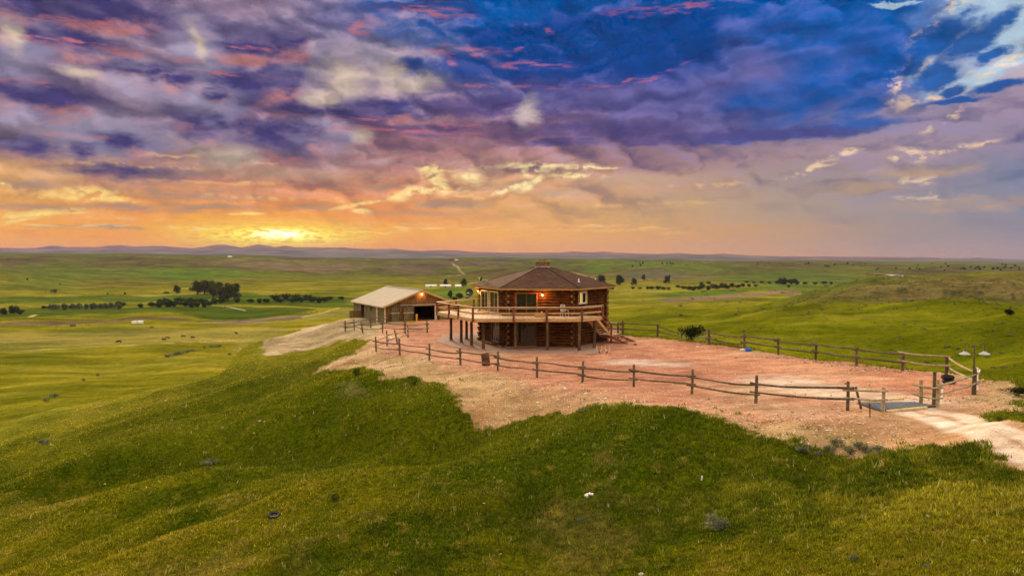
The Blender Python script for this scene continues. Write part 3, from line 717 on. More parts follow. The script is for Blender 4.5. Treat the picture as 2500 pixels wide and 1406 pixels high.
#OBJECTS
# ================================================================== OBJECT HELPERS
def principled(name, base, rough=.7, spec=.3, metal=0.0, bump=None):
    m, nt, b = newmat(name)
    b.inputs['Roughness'].default_value = rough; b.inputs['Specular IOR Level'].default_value = spec
    b.inputs['Metallic'].default_value = metal
    b.inputs['Base Color'].default_value = tuple(base) + (1,)
    return m, nt, b
def bumpit(nt, b, h, st=.4, d=.02):
    bu = nt.nodes.new('ShaderNodeBump'); bu.inputs['Strength'].default_value = st; bu.inputs['Distance'].default_value = d
    put(nt, bu.inputs['Height'], h); nt.links.new(bu.outputs[0], b.inputs['Normal'])
def objco(nt):
    t = nt.nodes.new('ShaderNodeTexCoord'); return S(nt, t.outputs['Object'])
def wood(name, a, bb, sc_=(1, 1, 1), rough=.7, amount=1.0, spec=.25):
    """streaky timber; a dark, bb light; sc_ stretches the grain"""
    m, nt, b = principled(name, a, rough, spec)
    v = vmath(nt, 'MULTIPLY', objco(nt), sc_)
    n = noise(nt, v, 2.2, 6.0, .65, .6); n2 = noise(nt, objco(nt), .9, 3.0, .5)
    c = ramp(nt, n * .7 + n2 * .3, [(.30, tuple(x * .55 for x in a) + (1,)), (.44, tuple(a) + (1,)), (.62, tuple(bb) + (1,))])
    put(nt, b.inputs['Base Color'], c); bumpit(nt, b, n, .35, .01)
    return m
def noisy(name, a, bb, scale=4.0, rough=.8, spec=.2, metal=0.0, st=.2, dist=.01, lo=.35, hi=.65):
    m, nt, b = principled(name, a, rough, spec, metal)
    n = noise(nt, objco(nt), scale, 5.0, .6)
    put(nt, b.inputs['Base Color'], ramp(nt, n, [(lo, tuple(a) + (1,)), (hi, tuple(bb) + (1,))])); bumpit(nt, b, n, st, dist)
    return m
def emis(name, col, st):
    m, nt, b = newmat(name)
    b.inputs['Base Color'].default_value = (.8, .7, .5, 1)
    b.inputs['Emission Color'].default_value = tuple(col) + (1,); b.inputs['Emission Strength'].default_value = st
    return m

M = {}
M['log'] = wood('stained_log', (.034, .010, .002), (.17, .055, .010), (1, 1, 5), .7, 1.0, .08)
M['logend'] = noisy('log_end', (.12, .05, .015), (.32, .16, .05), 9, .8)
M['rail'] = wood('cedar_rail', (.42, .20, .065), (.62, .35, .14), (1.5, 1.5, 6), .6)
M['railpost'] = wood('red_post', (.12, .032, .012), (.23, .075, .028), (4, 4, 1), .6)
M['cap'] = wood('rail_cap', (.50, .34, .20), (.72, .55, .38), (2, 2, 2), .6)
M['fascia'] = wood('fascia_board', (.42, .22, .07), (.60, .36, .13), (2, 2, 6), .6)
M['redwood'] = wood('red_step', (.17, .048, .018), (.31, .11, .045), (2, 2, 5), .6)
M['support'] = wood('log_support', (.055, .028, .012), (.17, .085, .03), (5, 5, .8), .8)
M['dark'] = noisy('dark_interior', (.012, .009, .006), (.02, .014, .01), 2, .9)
M['trim'] = wood('pale_trim', (.55, .37, .16), (.70, .52, .27), (3, 3, 3), .6)
M['white'] = noisy('white_paint', (.72, .70, .66), (.82, .80, .76), 6, .5)
M['metalroof'] = noisy('tan_metal_roof', (.55, .46, .36), (.61, .51, .40), .8, .85, .1, 0.0, .05)
M['plank'] = wood('barn_plank', (.085, .042, .012), (.24, .125, .038), (5, 5, .7), .85)
M['plankgrey'] = wood('weathered_plank', (.11, .075, .034), (.25, .18, .085), (5, 5, .7), .9)
M['fence'] = wood('fence_pole', (.075, .048, .028), (.20, .145, .09), (4, 4, 4), .9)
M['fencelight'] = wood('pale_pole', (.24, .17, .09), (.46, .36, .22), (3, 3, 3), .85)
M['black'] = noisy('black_metal', (.012, .012, .014), (.03, .03, .035), 8, .45, .5)
M['steel'] = noisy('grey_steel', (.12, .12, .13), (.26, .26, .28), 10, .5, .4, .2)
M['shade'] = noisy('galvanised_shade', (.30, .29, .28), (.46, .44, .42), 12, .35, .5, .3)
M['rust'] = noisy('rusty_steel', (.06, .022, .010), (.15, .06, .028), 5, .85)
M['rubber'] = noisy('tyre_rubber', (.010, .010, .011), (.022, .022, .023), 10, .7)
M['concrete'] = noisy('red_concrete', (.30, .17, .125), (.40, .25, .19), 1.2, .85)
M['stone'] = noisy('chimney_stone', (.13, .065, .02), (.34, .20, .06), 5.5, .9, .1, 0, .7, .05)
M['flash'] = noisy('flashing', (.30, .31, .33), (.42, .42, .43), 3, .45, .5, .5)
M['bone'] = noisy('bone', (.62, .54, .42), (.82, .76, .66), 6, .7)
M['rock'] = noisy('pale_rock', (.34, .25, .17), (.68, .58, .45), 6, .9, .1, 0, .6, .03)
M['yellow'] = noisy('orange_plastic', (.75, .28, .01), (.85, .36, .02), 4, .5)
M['blue'] = noisy('blue_plastic', (.01, .08, .42), (.02, .12, .55), 4, .4)
M['hide'] = noisy('black_hide', (.006, .005, .005), (.016, .013, .011), 3, .8)
M['bulb'] = emis('lit_bulb', (1.0, .50, .16), 26.0)
M['litcurtain'] = emis('lit_curtain', (1.0, .60, .05), .95)
mg, ntg, bg_ = principled('window_glass', (.015, .018, .016), .06, .6)
M['glass'] = mg
mg2, _n2, _b2 = principled('clear_glass', (.9, .9, .9), .03, .5); _b2.inputs['Transmission Weight'].default_value = 1.0; _b2.inputs['IOR'].default_value = 1.02; M['clear'] = mg2
bg_.inputs['Transmission Weight'].default_value = .35
# shingles
ms, nts, bs_ = principled('shingle', (.085, .035, .02), .9, .15)
def shingle(nt, b):
    tc = nt.nodes.new('ShaderNodeUVMap')
    br = nt.nodes.new('ShaderNodeTexBrick'); nt.links.new(tc.outputs[0], br.inputs['Vector'])
    br.inputs['Scale'].default_value = 1.0; br.inputs['Brick Width'].default_value = .30; br.inputs['Row Height'].default_value = .14
    br.inputs['Mortar Size'].default_value = .012; br.inputs['Bias'].default_value = 0.0
    br.inputs['Color1'].default_value = (.068, .028, .015, 1); br.inputs['Color2'].default_value = (.118, .053, .029, 1); br.inputs['Mortar'].default_value = (.03, .013, .008, 1)
    n = noise(nt, objco(nt), 1.2, 5.0, .65)
    c = mixc(nt, 1.0, S(nt, br.outputs['Color']), ramp(nt, n, [(.3, (.72, .68, .66, 1)), (.55, (1, 1, 1, 1)), (.7, (1.3, 1.2, 1.1, 1))]), 'MULTIPLY')
    put(nt, b.inputs['Base Color'], c); bumpit(nt, b, S(nt, br.outputs['Fac']) * -1.0 + n * .4, .5, .02)
shingle(nts, bs_); M['shingle'] = ms
# deck boards
md, ntd, bd_ = principled('deck_board', (.5, .36, .2), .6, .25)
def boards(nt, b, ang, w_, c1, c2, gap):
    x, y, z = sep(nt, objco(nt))
    t = (x * math.cos(ang) + y * math.sin(ang)) / w_
    l = x * -math.sin(ang) + y * math.cos(ang)
    fr = t.f('FRACT'); cell = t.f('FLOOR')
    wn = nt.nodes.new('ShaderNodeTexWhiteNoise'); wn.noise_dimensions = '1D'; put(nt, wn.inputs['W'], cell)
    n = noise(nt, comb(nt, t * 3.0, l * .8, 0.0), 1.5, 5.0, .6)
    n3 = noise(nt, objco(nt), .35, 3.0, .5)
    c = mixc(nt, S(nt, wn.outputs['Value']) * .6 + n * .3 + n3.ss(.4, .65) * .4, c1, c2)
    g = fr.ss(.0, .06) * fr.ss(1.0, .94)
    c = mixc(nt, g, gap, c)
    put(nt, b.inputs['Base Color'], c); bumpit(nt, b, g + n * .3, .4, .01)
boards(ntd, bd_, 0.0, .14, (.44, .29, .16, 1), (.66, .50, .34, 1), (.06, .035, .02, 1)); M['deck'] = md

class MB:
    def __init__(s): s.v = []; s.f = []; s.uv = None
    def add(s, vs, fs):
        o = len(s.v); s.v += [tuple(p) for p in vs]; s.f += [tuple(i + o for i in f) for f in fs]; return s
    def box(s, c, d, rz=0.0, rot=None):
        m = rot if rot is not None else Matrix.Rotation(rz, 3, 'Z')
        hx, hy, hz_ = d[0] / 2, d[1] / 2, d[2] / 2
        vs = [Vector(c) + m @ Vector((sx * hx, sy * hy, sz * hz_)) for sz in (-1, 1) for sy in (-1, 1) for sx in (-1, 1)]
        return s.add(vs, [(0,2,3,1),(4,5,7,6),(0,1,5,4),(2,6,7,3),(0,4,6,2),(1,3,7,5)])
    def beam(s, p0, p1, w_, h, up=(0, 0, 1)):
        p0, p1 = Vector(p0), Vector(p1); d = p1 - p0
        if d.length < 1e-6: return s
        x = d.normalized(); u = Vector(up); y = u.cross(x)
        if y.length < 1e-4: y = Vector((0, 1, 0)).cross(x)
        y.normalize(); z = x.cross(y)
        m = Matrix((x, y, z)).transposed()
        return s.box((p0 + p1) / 2, (d.length, w_, h), rot=m)
    def tube(s, pts, rad, n=8, cap=True):
        pts = [Vector(p) for p in pts]
        rad = rad if isinstance(rad, (list, tuple)) else [rad] * len(pts)
        vs = []; fs = []; prev = None
        for i, p in enumerate(pts):
            t = (pts[min(i + 1, len(pts) - 1)] - pts[max(i - 1, 0)]).normalized()
            a = prev if prev is not None else (Vector((0, 0, 1)) if abs(t.z) < .9 else Vector((1, 0, 0)))
            x = a - t * a.dot(t)
            if x.length < 1e-4: x = t.orthogonal()
            x.normalize(); prev = x; y = t.cross(x)
            for k in range(n):
                an = 2 * math.pi * k / n
                vs.append(p + (x * math.cos(an) + y * math.sin(an)) * rad[i])
        for i in range(len(pts) - 1):
            for k in range(n):
                a = i * n + k; b_ = i * n + (k + 1) % n
                fs.append((a, b_, b_ + n, a + n))
        if cap: fs += [tuple(range(n))[::-1], tuple((len(pts) - 1) * n + k for k in range(n))]
        return s.add(vs, fs)
    def lathe(s, c, prof, n=16, mat=None):
        """prof: (radius, height) list around z at c"""
        vs = []; fs = []; c = Vector(c)
        for r_, h in prof:
            for k in range(n):
                a = 2 * math.pi * k / n
                q = Vector((r_ * math.cos(a), r_ * math.sin(a), h))
                vs.append(c + (mat @ q if mat else q))
        for i in range(len(prof) - 1):
            for k in range(n):
                a = i * n + k; b_ = i * n + (k + 1) % n
                fs.append((a, b_, b_ + n, a + n))
        fs += [tuple(range(n))[::-1], tuple((len(prof) - 1) * n + k for k in range(n))]
        return s.add(vs, fs)
    def prism(s, poly, z0, z1):
        n = len(poly); vs = [(x, y, z0) for x, y in poly] + [(x, y, z1) for x, y in poly]
        ar = sum(poly[i][0] * poly[(i + 1) % n][1] - poly[(i + 1) % n][0] * poly[i][1] for i in range(n))
        fs = [tuple(range(n))[::-1], tuple(range(n, 2 * n))] + [(i, (i + 1) % n, n + (i + 1) % n, n + i) for i in range(n)]
        if ar < 0: fs = [f[::-1] for f in fs]
        return s.add(vs, fs)
    def build(s, name, mat, parent=None, smooth=False, bevel=0.0, loc=None):
        me = bpy.data.meshes.new(name)
        v = s.v
        if loc is not None: v = [(a - loc[0], b - loc[1], c - loc[2]) for a, b, c in v]
        me.from_pydata(v, [], s.f); me.materials.append(mat if not isinstance(mat, str) else M[mat])
        if s.uv:
            ul = me.uv_layers.new(name='UVMap')
            for lp in me.loops: ul.data[lp.index].uv = s.uv[lp.vertex_index]
        if smooth:
            me.polygons.foreach_set('use_smooth', [True] * len(me.polygons))
            try: me.set_sharp_from_angle(angle=R(45))
            except Exception: pass
        me.update()
        o = bpy.data.objects.new(name, me); COL.objects.link(o)
        if loc is not None: o.location = loc
        if parent is not None: o.parent = parent
        if bevel:
            bm_ = o.modifiers.new('b', 'BEVEL'); bm_.width = bevel; bm_.segments = 1
        return o

def tag(o, label=None, cat=None, group=None, kind=None):
    if label: o['label'] = label
    if cat: o['category'] = cat
    if group: o['group'] = group
    if kind: o['kind'] = kind
    return o
def thing(name, label, cat, loc=(0, 0, 0), rz=0.0, group=None):
    o = bpy.data.objects.new(name, None); COL.objects.link(o); o.location = loc; o.rotation_euler = (0, 0, rz)
    return tag(o, label, cat, group)
def dup(root, loc, rz=0.0, sc_=1.0, label=None, group=None):
    r = root.copy(); COL.objects.link(r); r.location = loc; r.rotation_euler = (0, 0, rz); r.scale = (sc_, sc_, sc_) if not isinstance(sc_, tuple) else sc_
    if label: r['label'] = label
    if group: r['group'] = group
    for ch in list(root.children):
        c = ch.copy(); COL.objects.link(c); c.parent = r
        for g in ch.children:
            d = g.copy(); COL.objects.link(d); d.parent = c
    return r
rnd = random.Random(7)

# ================================================================== LOG HOUSE
HC = Vector((2.94, 65.5, 0)); RW = 6.0; RRF = 6.9
def hexp(r_, a, z=0.0): return Vector((HC.x + r_ * math.sin(R(a)), HC.y - r_ * math.cos(R(a)), z))
ANG = [-35, 25, 85, 145, 205, 265]
house = thing('log_house', 'two-storey hexagonal brown log house with shingled roof and wraparound deck', 'house', (HC.x, HC.y, 0))
def L(o):  # parent keeping world coordinates (houses stand unrotated at HC)
    return o
def hb(mb, name, mat, parent=house, **k):
    return mb.build(name, mat, parent, loc=None, **k) if parent is None else _hb(mb, name, mat, parent, **k)
def _hb(mb, name, mat, parent, **k):
    ox, oy, oz = 0, 0, 0
    q = parent
    while q is not None: ox += q.location.x; oy += q.location.y; oz += q.location.z; q = q.parent
    mb.v = [(a - ox, b - oy, c - oz) for a, b, c in mb.v]
    return mb.build(name, mat, parent, **k)
OPEN = {  # face -> [(t0,t1,z0,z1)]
 5: [(.05, .35, 2.86, 4.86), (.40, .74, 2.86, 4.86), (.45, .80, .22, 2.25)],
 0: [(.14, .455, 2.86, 4.86), (.17, .44, .30, 2.30)],
 1: [(.10, .345, 3.78, 4.92)],
 2: [], 3: [], 4: [],
}
NL = 20; LH = 5.2 / NL
wall_mats = M['log']
for k in range(6):
    a0, a1 = ANG[k], ANG[(k + 1) % 6]
    P0 = hexp(RW, a0); P1 = hexp(RW, a1); d = (P1 - P0); Ln = d.length; d.normalize()
    up = MB(); lo = MB(); ends = MB()
    for i in range(NL):
        z = .04 + LH * (i + .5) + (LH * .0 if k % 2 == 0 else 0)
        ext = .40 if (i + k) % 2 == 0 else .12
        iv = [(-ext / Ln, 1 + ext / Ln)]
        for (t0, t1, z0, z1) in OPEN[k]:
            if z + LH * .5 > z0 + .02 and z - LH * .5 < z1 - .02:
                niv = []
                for a, b in iv:
                    if t0 > a and t1 < b: niv += [(a, t0), (t1, b)]
                    else: niv.append((a, b))
                iv = niv
        for a, b in iv:
            mbx = up if z > 2.6 else lo
            r0 = LH * .52 * (1 + .06 * (rnd.random() - .5))
            mbx.tube([P0 + d * (a * Ln) + Vector((0, 0, z)), P0 + d * ((a + b) / 2 * Ln) + Vector((0, 0, z + .008 * rnd.uniform(-1, 1))), P0 + d * (b * Ln) + Vector((0, 0, z))], r0, 10)
    for i in ():
        if (i + k) % 2: continue
        for e_ in (0, 1):
            q = (P0 - d * .43 if e_ == 0 else P1 + d * .43) + Vector((0, 0, .04 + LH * (i + .5)))
            ends.tube([q + d * (.06 if e_ == 0 else -.06), q], LH * .50, 10)
    w1 = hb(up, 'upper_wall', 'log', smooth=True); w0 = hb(lo, 'lower_wall', 'log', smooth=True)
    for wq in (w1, w0):
        wq.data.materials.append(M['logend'])
        for pl in wq.data.polygons:
            if len(pl.vertices) == 10: pl.material_index = 1; pl.use_smooth = False
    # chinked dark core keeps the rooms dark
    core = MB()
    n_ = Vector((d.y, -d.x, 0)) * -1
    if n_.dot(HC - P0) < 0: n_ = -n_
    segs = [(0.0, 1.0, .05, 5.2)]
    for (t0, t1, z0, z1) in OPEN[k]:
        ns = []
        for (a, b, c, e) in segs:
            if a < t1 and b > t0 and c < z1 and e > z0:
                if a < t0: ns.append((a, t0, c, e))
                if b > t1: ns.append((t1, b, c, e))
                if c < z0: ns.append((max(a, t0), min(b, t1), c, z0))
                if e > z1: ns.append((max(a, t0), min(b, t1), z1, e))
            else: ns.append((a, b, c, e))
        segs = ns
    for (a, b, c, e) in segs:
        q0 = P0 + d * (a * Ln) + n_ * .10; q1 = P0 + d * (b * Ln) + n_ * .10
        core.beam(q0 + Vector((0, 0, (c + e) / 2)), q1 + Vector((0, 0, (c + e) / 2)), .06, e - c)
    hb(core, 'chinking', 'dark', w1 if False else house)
# floors and ceiling inside
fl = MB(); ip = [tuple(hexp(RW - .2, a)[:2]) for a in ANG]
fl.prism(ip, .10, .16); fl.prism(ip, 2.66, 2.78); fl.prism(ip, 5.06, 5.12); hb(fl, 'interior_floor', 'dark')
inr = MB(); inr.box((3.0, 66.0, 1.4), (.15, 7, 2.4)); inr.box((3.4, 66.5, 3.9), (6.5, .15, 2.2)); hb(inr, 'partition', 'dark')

def opening(face, t0, t1, z0, z1, name, trimmat, frmat, panels=2, glass_='glass'):
    P0 = hexp(RW, ANG[face]); P1 = hexp(RW, ANG[(face + 1) % 6]); d = P1 - P0; Ln = d.length; d.normalize()
    out = Vector((d.y, -d.x, 0))
    if out.dot(P0 - HC) < 0: out = -out
    A = P0 + d * (t0 * Ln); B = P0 + d * (t1 * Ln); o = out * .10
    tr = MB(); w_ = .13
    zu = Vector((0, 0, 1))
    tr.beam(A + o + zu * (z0 - .02), A + o + zu * (z1 + .1), .10, w_, up=d); tr.beam(B + o + zu * (z0 - .02), B + o + zu * (z1 + .1), .10, w_, up=d)
    tr.beam(A + o * 1.04 + d * (w_ / 2) + zu * (z1 + .05), B + o * 1.04 - d * (w_ / 2) + zu * (z1 + .05), .10, w_)
    tr.beam(A + o * 1.04 + d * (w_ / 2) + zu * (z0), B + o * 1.04 - d * (w_ / 2) + zu * (z0), .12, .08)
    root = hb(tr, name, trimmat, bevel=.008)
    fr = MB(); wd = (B - A).length - w_
    i0 = A + d * (w_ / 2) + out * .03; 
    for p in range(panels):
        s0 = i0 + d * (wd * p / panels); s1 = i0 + d * (wd * (p + 1) / panels); off = out * (.03 if p % 2 else 0)
        for q in (s0 + d * .025, s1 - d * .025): fr.beam(q + off + zu * (z0 + .04), q + off + zu * (z1 - .02), .04, .05, up=d)
        fr.beam(s0 + off + d * .05 + zu * (z0 + .07), s1 + off - d * .05 + zu * (z0 + .07), .04, .06)
        fr.beam(s0 + off + d * .05 + zu * (z1 - .04), s1 + off - d * .05 + zu * (z1 - .04), .04, .05)
    _hb(fr, 'sash', frmat, root)
    for p in range(panels):
        s0 = i0 + d * (wd * p / panels + .05); s1 = i0 + d * (wd * (p + 1) / panels - .05); off = out * (.03 if p % 2 else 0)
        pn = MB(); pn.beam(s0 + off + zu * ((z0 + z1) / 2), s1 + off + zu * ((z0 + z1) / 2), .012, z1 - z0 - .16)
        _hb(pn, 'pane', glass_, root)
    return root, A, B, d, out
o1 = opening(5, .05, .35, 2.86, 4.80, 'patio_door', 'trim', 'trim')[0]
o2 = opening(5, .40, .74, 2.86, 4.80, 'patio_door', 'trim', 'trim')[0]
o3 = opening(0, .14, .455, 2.86, 4.80, 'patio_door', 'redwood', 'support')[0]
o4 = opening(0, .17, .44, .30, 2.25, 'patio_door', 'support', 'support')[0]
o5 = opening(5, .45, .80, .22, 2.20, 'patio_door', 'support', 'cap')[0]
o6, A6, B6, d6, out6 = opening(1, .10, .345, 3.84, 4.86, 'window', 'trim', 'white', 2, 'clear')
o6['label'] = 'small white window with a lit yellow curtain'
cu = MB(); pA = A6 - out6 * .12
cu.beam(pA + d6 * .72 + Vector((0, 0, 4.35)), pA + d6 * 1.15 + Vector((0, 0, 4.35)), .02, .9); _hb(cu, 'curtain', 'litcurtain', o6)
o3['label'] = 'dark sliding glass door framed in red-brown timber'
# red steps under the ground-floor doors
st = MB(); P0 = hexp(RW, -35); P1 = hexp(RW, 25); d = (P1 - P0).normalized(); out = Vector((d.y, -d.x, 0))
c = P0 + d * (.305 * 6) + out * .45; st.box((c.x, c.y, .14), (1.75, .55, .20), rz=math.atan2(d.y, d.x)); hb(st, 'door_step', 'redwood', bevel=.01)
st = MB(); P0 = hexp(RW, 265); P1 = hexp(RW, -35); d = (P1 - P0).normalized(); out = Vector((d.y, -d.x, 0))
out = out if out.dot(P0 - HC) > 0 else -out
c = P0 + d * (.62 * 6) + out * .5; st.box((c.x, c.y, .12), (1.7, .6, .18), rz=math.atan2(d.y, d.x)); hb(st, 'door_step', 'redwood', bevel=.01)
# concrete foundation lip
fo = MB(); fo.prism([tuple(hexp(RW + .22, a)[:2]) for a in ANG], -.2, .075); hb(fo, 'foundation', 'concrete')
# roof
EZ = 5.33; AZ_ = 7.27
rf = MB(); rf.uv = []
for k in range(6):
    E0 = hexp(RRF, ANG[k], EZ); E1 = hexp(RRF, ANG[(k + 1) % 6], EZ); T = Vector((HC.x, HC.y, AZ_))
    T0 = T.lerp(E0, .07); T1 = T.lerp(E1, .07)
    w_ = (E1 - E0).length; h_ = (T - (E0 + E1) / 2).length
    rf.add([E0, E1, T1, T0], [(0, 1, 2, 3)]); rf.uv += [(0, 0), (w_, 0), (w_ / 2 + w_ * .035, h_ * .93), (w_ / 2 - w_ * .035, h_ * .93)]
rtop = hb(rf, 'roof', 'shingle')
und = MB()
for k in range(6):
    E0 = hexp(RRF - .03, ANG[k], EZ - .10); E1 = hexp(RRF - .03, ANG[(k + 1) % 6], EZ - .10); T = Vector((HC.x, HC.y, AZ_ - .1))
    und.add([E0, E1, T], [(2, 1, 0)])
_hb(und, 'soffit', 'support', rtop)
for k in range(6):
    E0 = hexp(RRF, ANG[k], EZ - .115); E1 = hexp(RRF, ANG[(k + 1) % 6], EZ - .115)
    f = MB(); f.beam(E0, E1, .05, .17); _hb(f, 'fascia', 'fascia', rtop)
    f = MB(); f.beam(hexp(RRF + .05, ANG[k], EZ - .01), hexp(RRF + .05, ANG[(k + 1) % 6], EZ - .01), .12, .035); _hb(f, 'drip_edge', 'support', rtop)
    hc = MB(); hc.beam(Vector((HC.x, HC.y, AZ_ - .005)).lerp(hexp(RRF, ANG[k], EZ - .005), .08), hexp(RRF, ANG[k], EZ), .20, .022); _hb(hc, 'ridge_cap', 'shingle', rtop)
    hip = MB(); hip.tube([hexp(RW - .3, ANG[k], 5.22), hexp(RRF - .12, ANG[k], EZ - .30)], [.13, .10], 8); _hb(hip, 'hip_beam', 'support', rtop)
    for j in range(1, 6):
        q = hexp(RW, ANG[k]).lerp(hexp(RW, ANG[(k + 1) % 6]), (j - .0) / 6); nrm = (q - HC); nrm.z = 0
        mid = (hexp(1, ANG[k]) + hexp(1, ANG[(k + 1) % 6])) / 2 - HC; mid.z = 0; mid.normalize()
        t = MB(); t.tube([q - mid * .2 + Vector((0, 0, 5.16)), q + mid * .48 + Vector((0, 0, 5.06))], .075, 8); _hb(t, 'rafter_tail', 'logend', rtop)
# chimney
ch = MB(); ch.box((HC.x + .0, HC.y, 7.34), (1.30, 1.30, .40), rz=R(-5)); chim = hb(ch, 'chimney', 'stone', bevel=.03)
c2 = MB(); c2.box((HC.x, HC.y, 7.06), (1.36, 1.36, .20), rz=R(-5)); _hb(c2, 'flashing', 'flash', chim)
c2 = MB(); c2.box((HC.x, HC.y, 7.585), (1.48, 1.48, .07), rz=R(-5)); _hb(c2, 'cap', 'concrete', chim)
c2 = MB(); c2.box((HC.x, HC.y, 7.70), (.62, .5, .16), rz=R(-5)); c2.lathe((HC.x + .25, HC.y, 7.62), [(.14, 0), (.12, .22)], 10); _hb(c2, 'flue', 'stone', chim)
# stone courses on the chimney
c2 = MB()
for i in range(4):
    for j in range(5):
        for sx in (-1,):
            c2.box((HC.x - .54 + j * .27 + (.1 if i % 2 else 0) - .02, HC.y - .655 , 7.19 + i * .10), (.22, .05, .08), rz=R(-5))
_hb(c2, 'facing_stone', 'stone', chim)
# vents and roof dish
def roofz(x, y):
    best = 1e9
    for k in range(6):
        mid = (hexp(1, ANG[k]) + hexp(1, ANG[(k + 1) % 6])) / 2 - HC; mid.z = 0; mid.normalize()
        ap = RRF * math.cos(R(30)); dd = (Vector((x, y, 0)) - HC).dot(mid)
        best = min(best, AZ_ - (AZ_ - EZ) * max(dd, 0) / ap)
    return best
for (x, y, h) in ((6.05, 61.9, .30), (8.1, 66.4, .34)):
    z = roofz(x, y); v = MB(); v.tube([(x, y, z - .05), (x, y, z + h)], .055, 10); v.lathe((x, y, z - .02), [(.16, 0), (.09, .05)], 12); _hb(v, 'vent_pipe', 'white', rtop, smooth=True)
def dish(name, label, c, r_, nrm, foot, matd='black', parent=None):
    t = thing(name, label, 'satellite dish', c)
    n_ = Vector(nrm).normalized(); q = Vector((0, 0, 1)).rotation_difference(n_).to_matrix()
    m = MB(); m.lathe((0, 0, 0), [(.01, -.10 * r_ / .4), (r_ * .5, -.06 * r_ / .4), (r_ * .85, .0), (r_, .04), (r_ * 1.02, .03), (r_ * .85, -.03), (r_ * .5, -.09 * r_ / .4)], 24, mat=q)
    m.build('reflector', matd, t, smooth=True)
    m = MB(); tip = n_ * r_ * 1.0 + Vector((0, 0, -.12 * r_)); m.tube([q @ Vector((-r_ * .9, 0, .0)), tip], .014, 6); m.box(tip, (.10, .09, .09)); m.build('feed_arm', 'white', t)
    m = MB(); m.tube([(0, 0, 0), -n_ * .12, tuple(Vector(foot) - Vector(c))], .028, 8); m.build('mast', 'shade', t)
    return t
zr = roofz(-2.35, 65.6)
dish('satellite_dish', 'black dish on the left slope of the house roof', (-2.95, 65.7, 5.93), .26, (-.9, .1, .45), (-2.35, 65.6, zr))

def lamp(name, pos, out, parent, energy, col=(1.0, .45, .12)):
    z = Vector((0, 0, 1)); p = Vector(pos)
    a = MB(); a.tube([p - out * .02, p + out * .03], .06, 10); a.tube([p + out * .03, p + out * .12 + z * .03, p + out * .14 - z * .02], .014, 6)
    a.lathe(p + out * .14 - z * .05, [(.05, 0), (.035, .05), (.02, .06)], 10)
    fx = _hb(a, name, 'cap', parent, smooth=True)
    b_ = MB(); b_.lathe(p + out * .14 - z * .19, [(.01, 0), (.05, .03), (.065, .07), (.05, .11), (.03, .14)], 12); _hb(b_, 'bulb', 'bulb', fx, smooth=True)
    l = bpy.data.lights.new('lamp_light', 'POINT'); l.energy = energy; l.color = col; l.shadow_soft_size = .06
    lo_ = bpy.data.objects.new('lamp_light', l); COL.objects.link(lo_); lo_.location = p + out * .26 - z * .12
    return fx
P0 = hexp(RW, -35); P1 = hexp(RW, 25); d = (P1 - P0).normalized(); outf = Vector((d.y, -d.x, 0))
lamp('wall_lamp', P0 + d * 3.2 + outf * .14 + Vector((0, 0, 4.78)), outf, house, 110)
P0 = hexp(RW, 265); P1 = hexp(RW, -35); d = (P1 - P0).normalized(); outl = Vector((-abs(d.y), -d.x, 0)).normalized()
lamp('wall_lamp', P0 + d * .08 + outl * .14 + Vector((0, 0, 4.86)), outl, house, 100)
P0 = hexp(RW, 25); P1 = hexp(RW, 85); dr = (P1 - P0).normalized(); outr = Vector((dr.y, -dr.x, 0))
# unlit porch light by the stairs
a = MB(); q = P0 + dr * 4.9 + outr * .2 + Vector((0, 0, 3.25)); a.box(q, (.16, .14, .30), rz=math.atan2(dr.y, dr.x)); a.lathe(q + Vector((0, 0, .15)), [(.12, 0), (.02, .07)], 8); hb(a, 'porch_light', 'trim')

# ---------------- deck (part of the house)
FZ = 2.82
DP = [(-3.9, 69.6), (-7.1, 64.6), (-3.3, 57.5), (5.94, 57.8), (7.97, 59.8)]
dpoly = DP + [tuple((P0 + dr * 1.2)[:2]), tuple(hexp(RW, 25)[:2]), tuple(hexp(RW, -35)[:2]), tuple(hexp(RW, 265)[:2]), tuple(hexp(RW, 205).lerp(hexp(RW, 265), .45)[:2])]
dk = MB(); dk.prism(dpoly, FZ - .05, FZ); deck = hb(dk, 'deck', 'deck')
E = [Vector((x, y, 0)) for x, y in DP]
jo = MB()
for i in range(14):
    t = i / 13; a = E[2].lerp(E[3], t); jo.beam(a + Vector((0, .1, FZ - .17)), a + Vector((0, 3.0, FZ - .17)), .05, .20)
for i in range(8):
    t = (i + .5) / 8; a = E[1].lerp(E[2], t); b_ = hexp(RW, 265).lerp(hexp(RW, -35), t) ; jo.beam(a + Vector((.15, .1, FZ - .17)), Vector((b_.x, b_.y, FZ - .17)), .05, .20)
_hb(jo, 'joist', 'support', deck)
ri = MB()
for a, b_ in zip(E[:-1], E[1:]):
    ri.beam(a + Vector((0, 0, FZ - .16)), b_ + Vector((0, 0, FZ - .16)), .05, .26)
_hb(ri, 'rim_board', 'rail', deck)
rp = [E[0], E[0].lerp(E[1], .5), E[1], E[1].lerp(E[2], .36), E[1].lerp(E[2], .62), E[2], Vector((.14, 57.6, 0)), Vector((2.94, 57.7, 0)), E[3], E[4]]
for p in rp:
    m = MB(); m.box((p.x, p.y - .02, FZ + .31), (.19, .19, 1.24)); _hb(m, 'railing_post', 'railpost', deck, bevel=.015)
def rails(pts, zc, w_, h, name, mat, off=0.0):
    for a, b_ in zip(pts[:-1], pts[1:]):
        m = MB(); dd_ = (b_ - a).normalized(); o_ = Vector((-dd_.y, dd_.x, 0)) * off
        m.beam(a + o_ + Vector((0, 0, FZ + zc)), b_ + o_ + Vector((0, 0, FZ + zc)), w_, h); _hb(m, name, mat, deck, bevel=.006)
rails([E[0], E[1], E[2], E[3], E[4]], .955, .20, .045, 'rail_cap', 'cap')
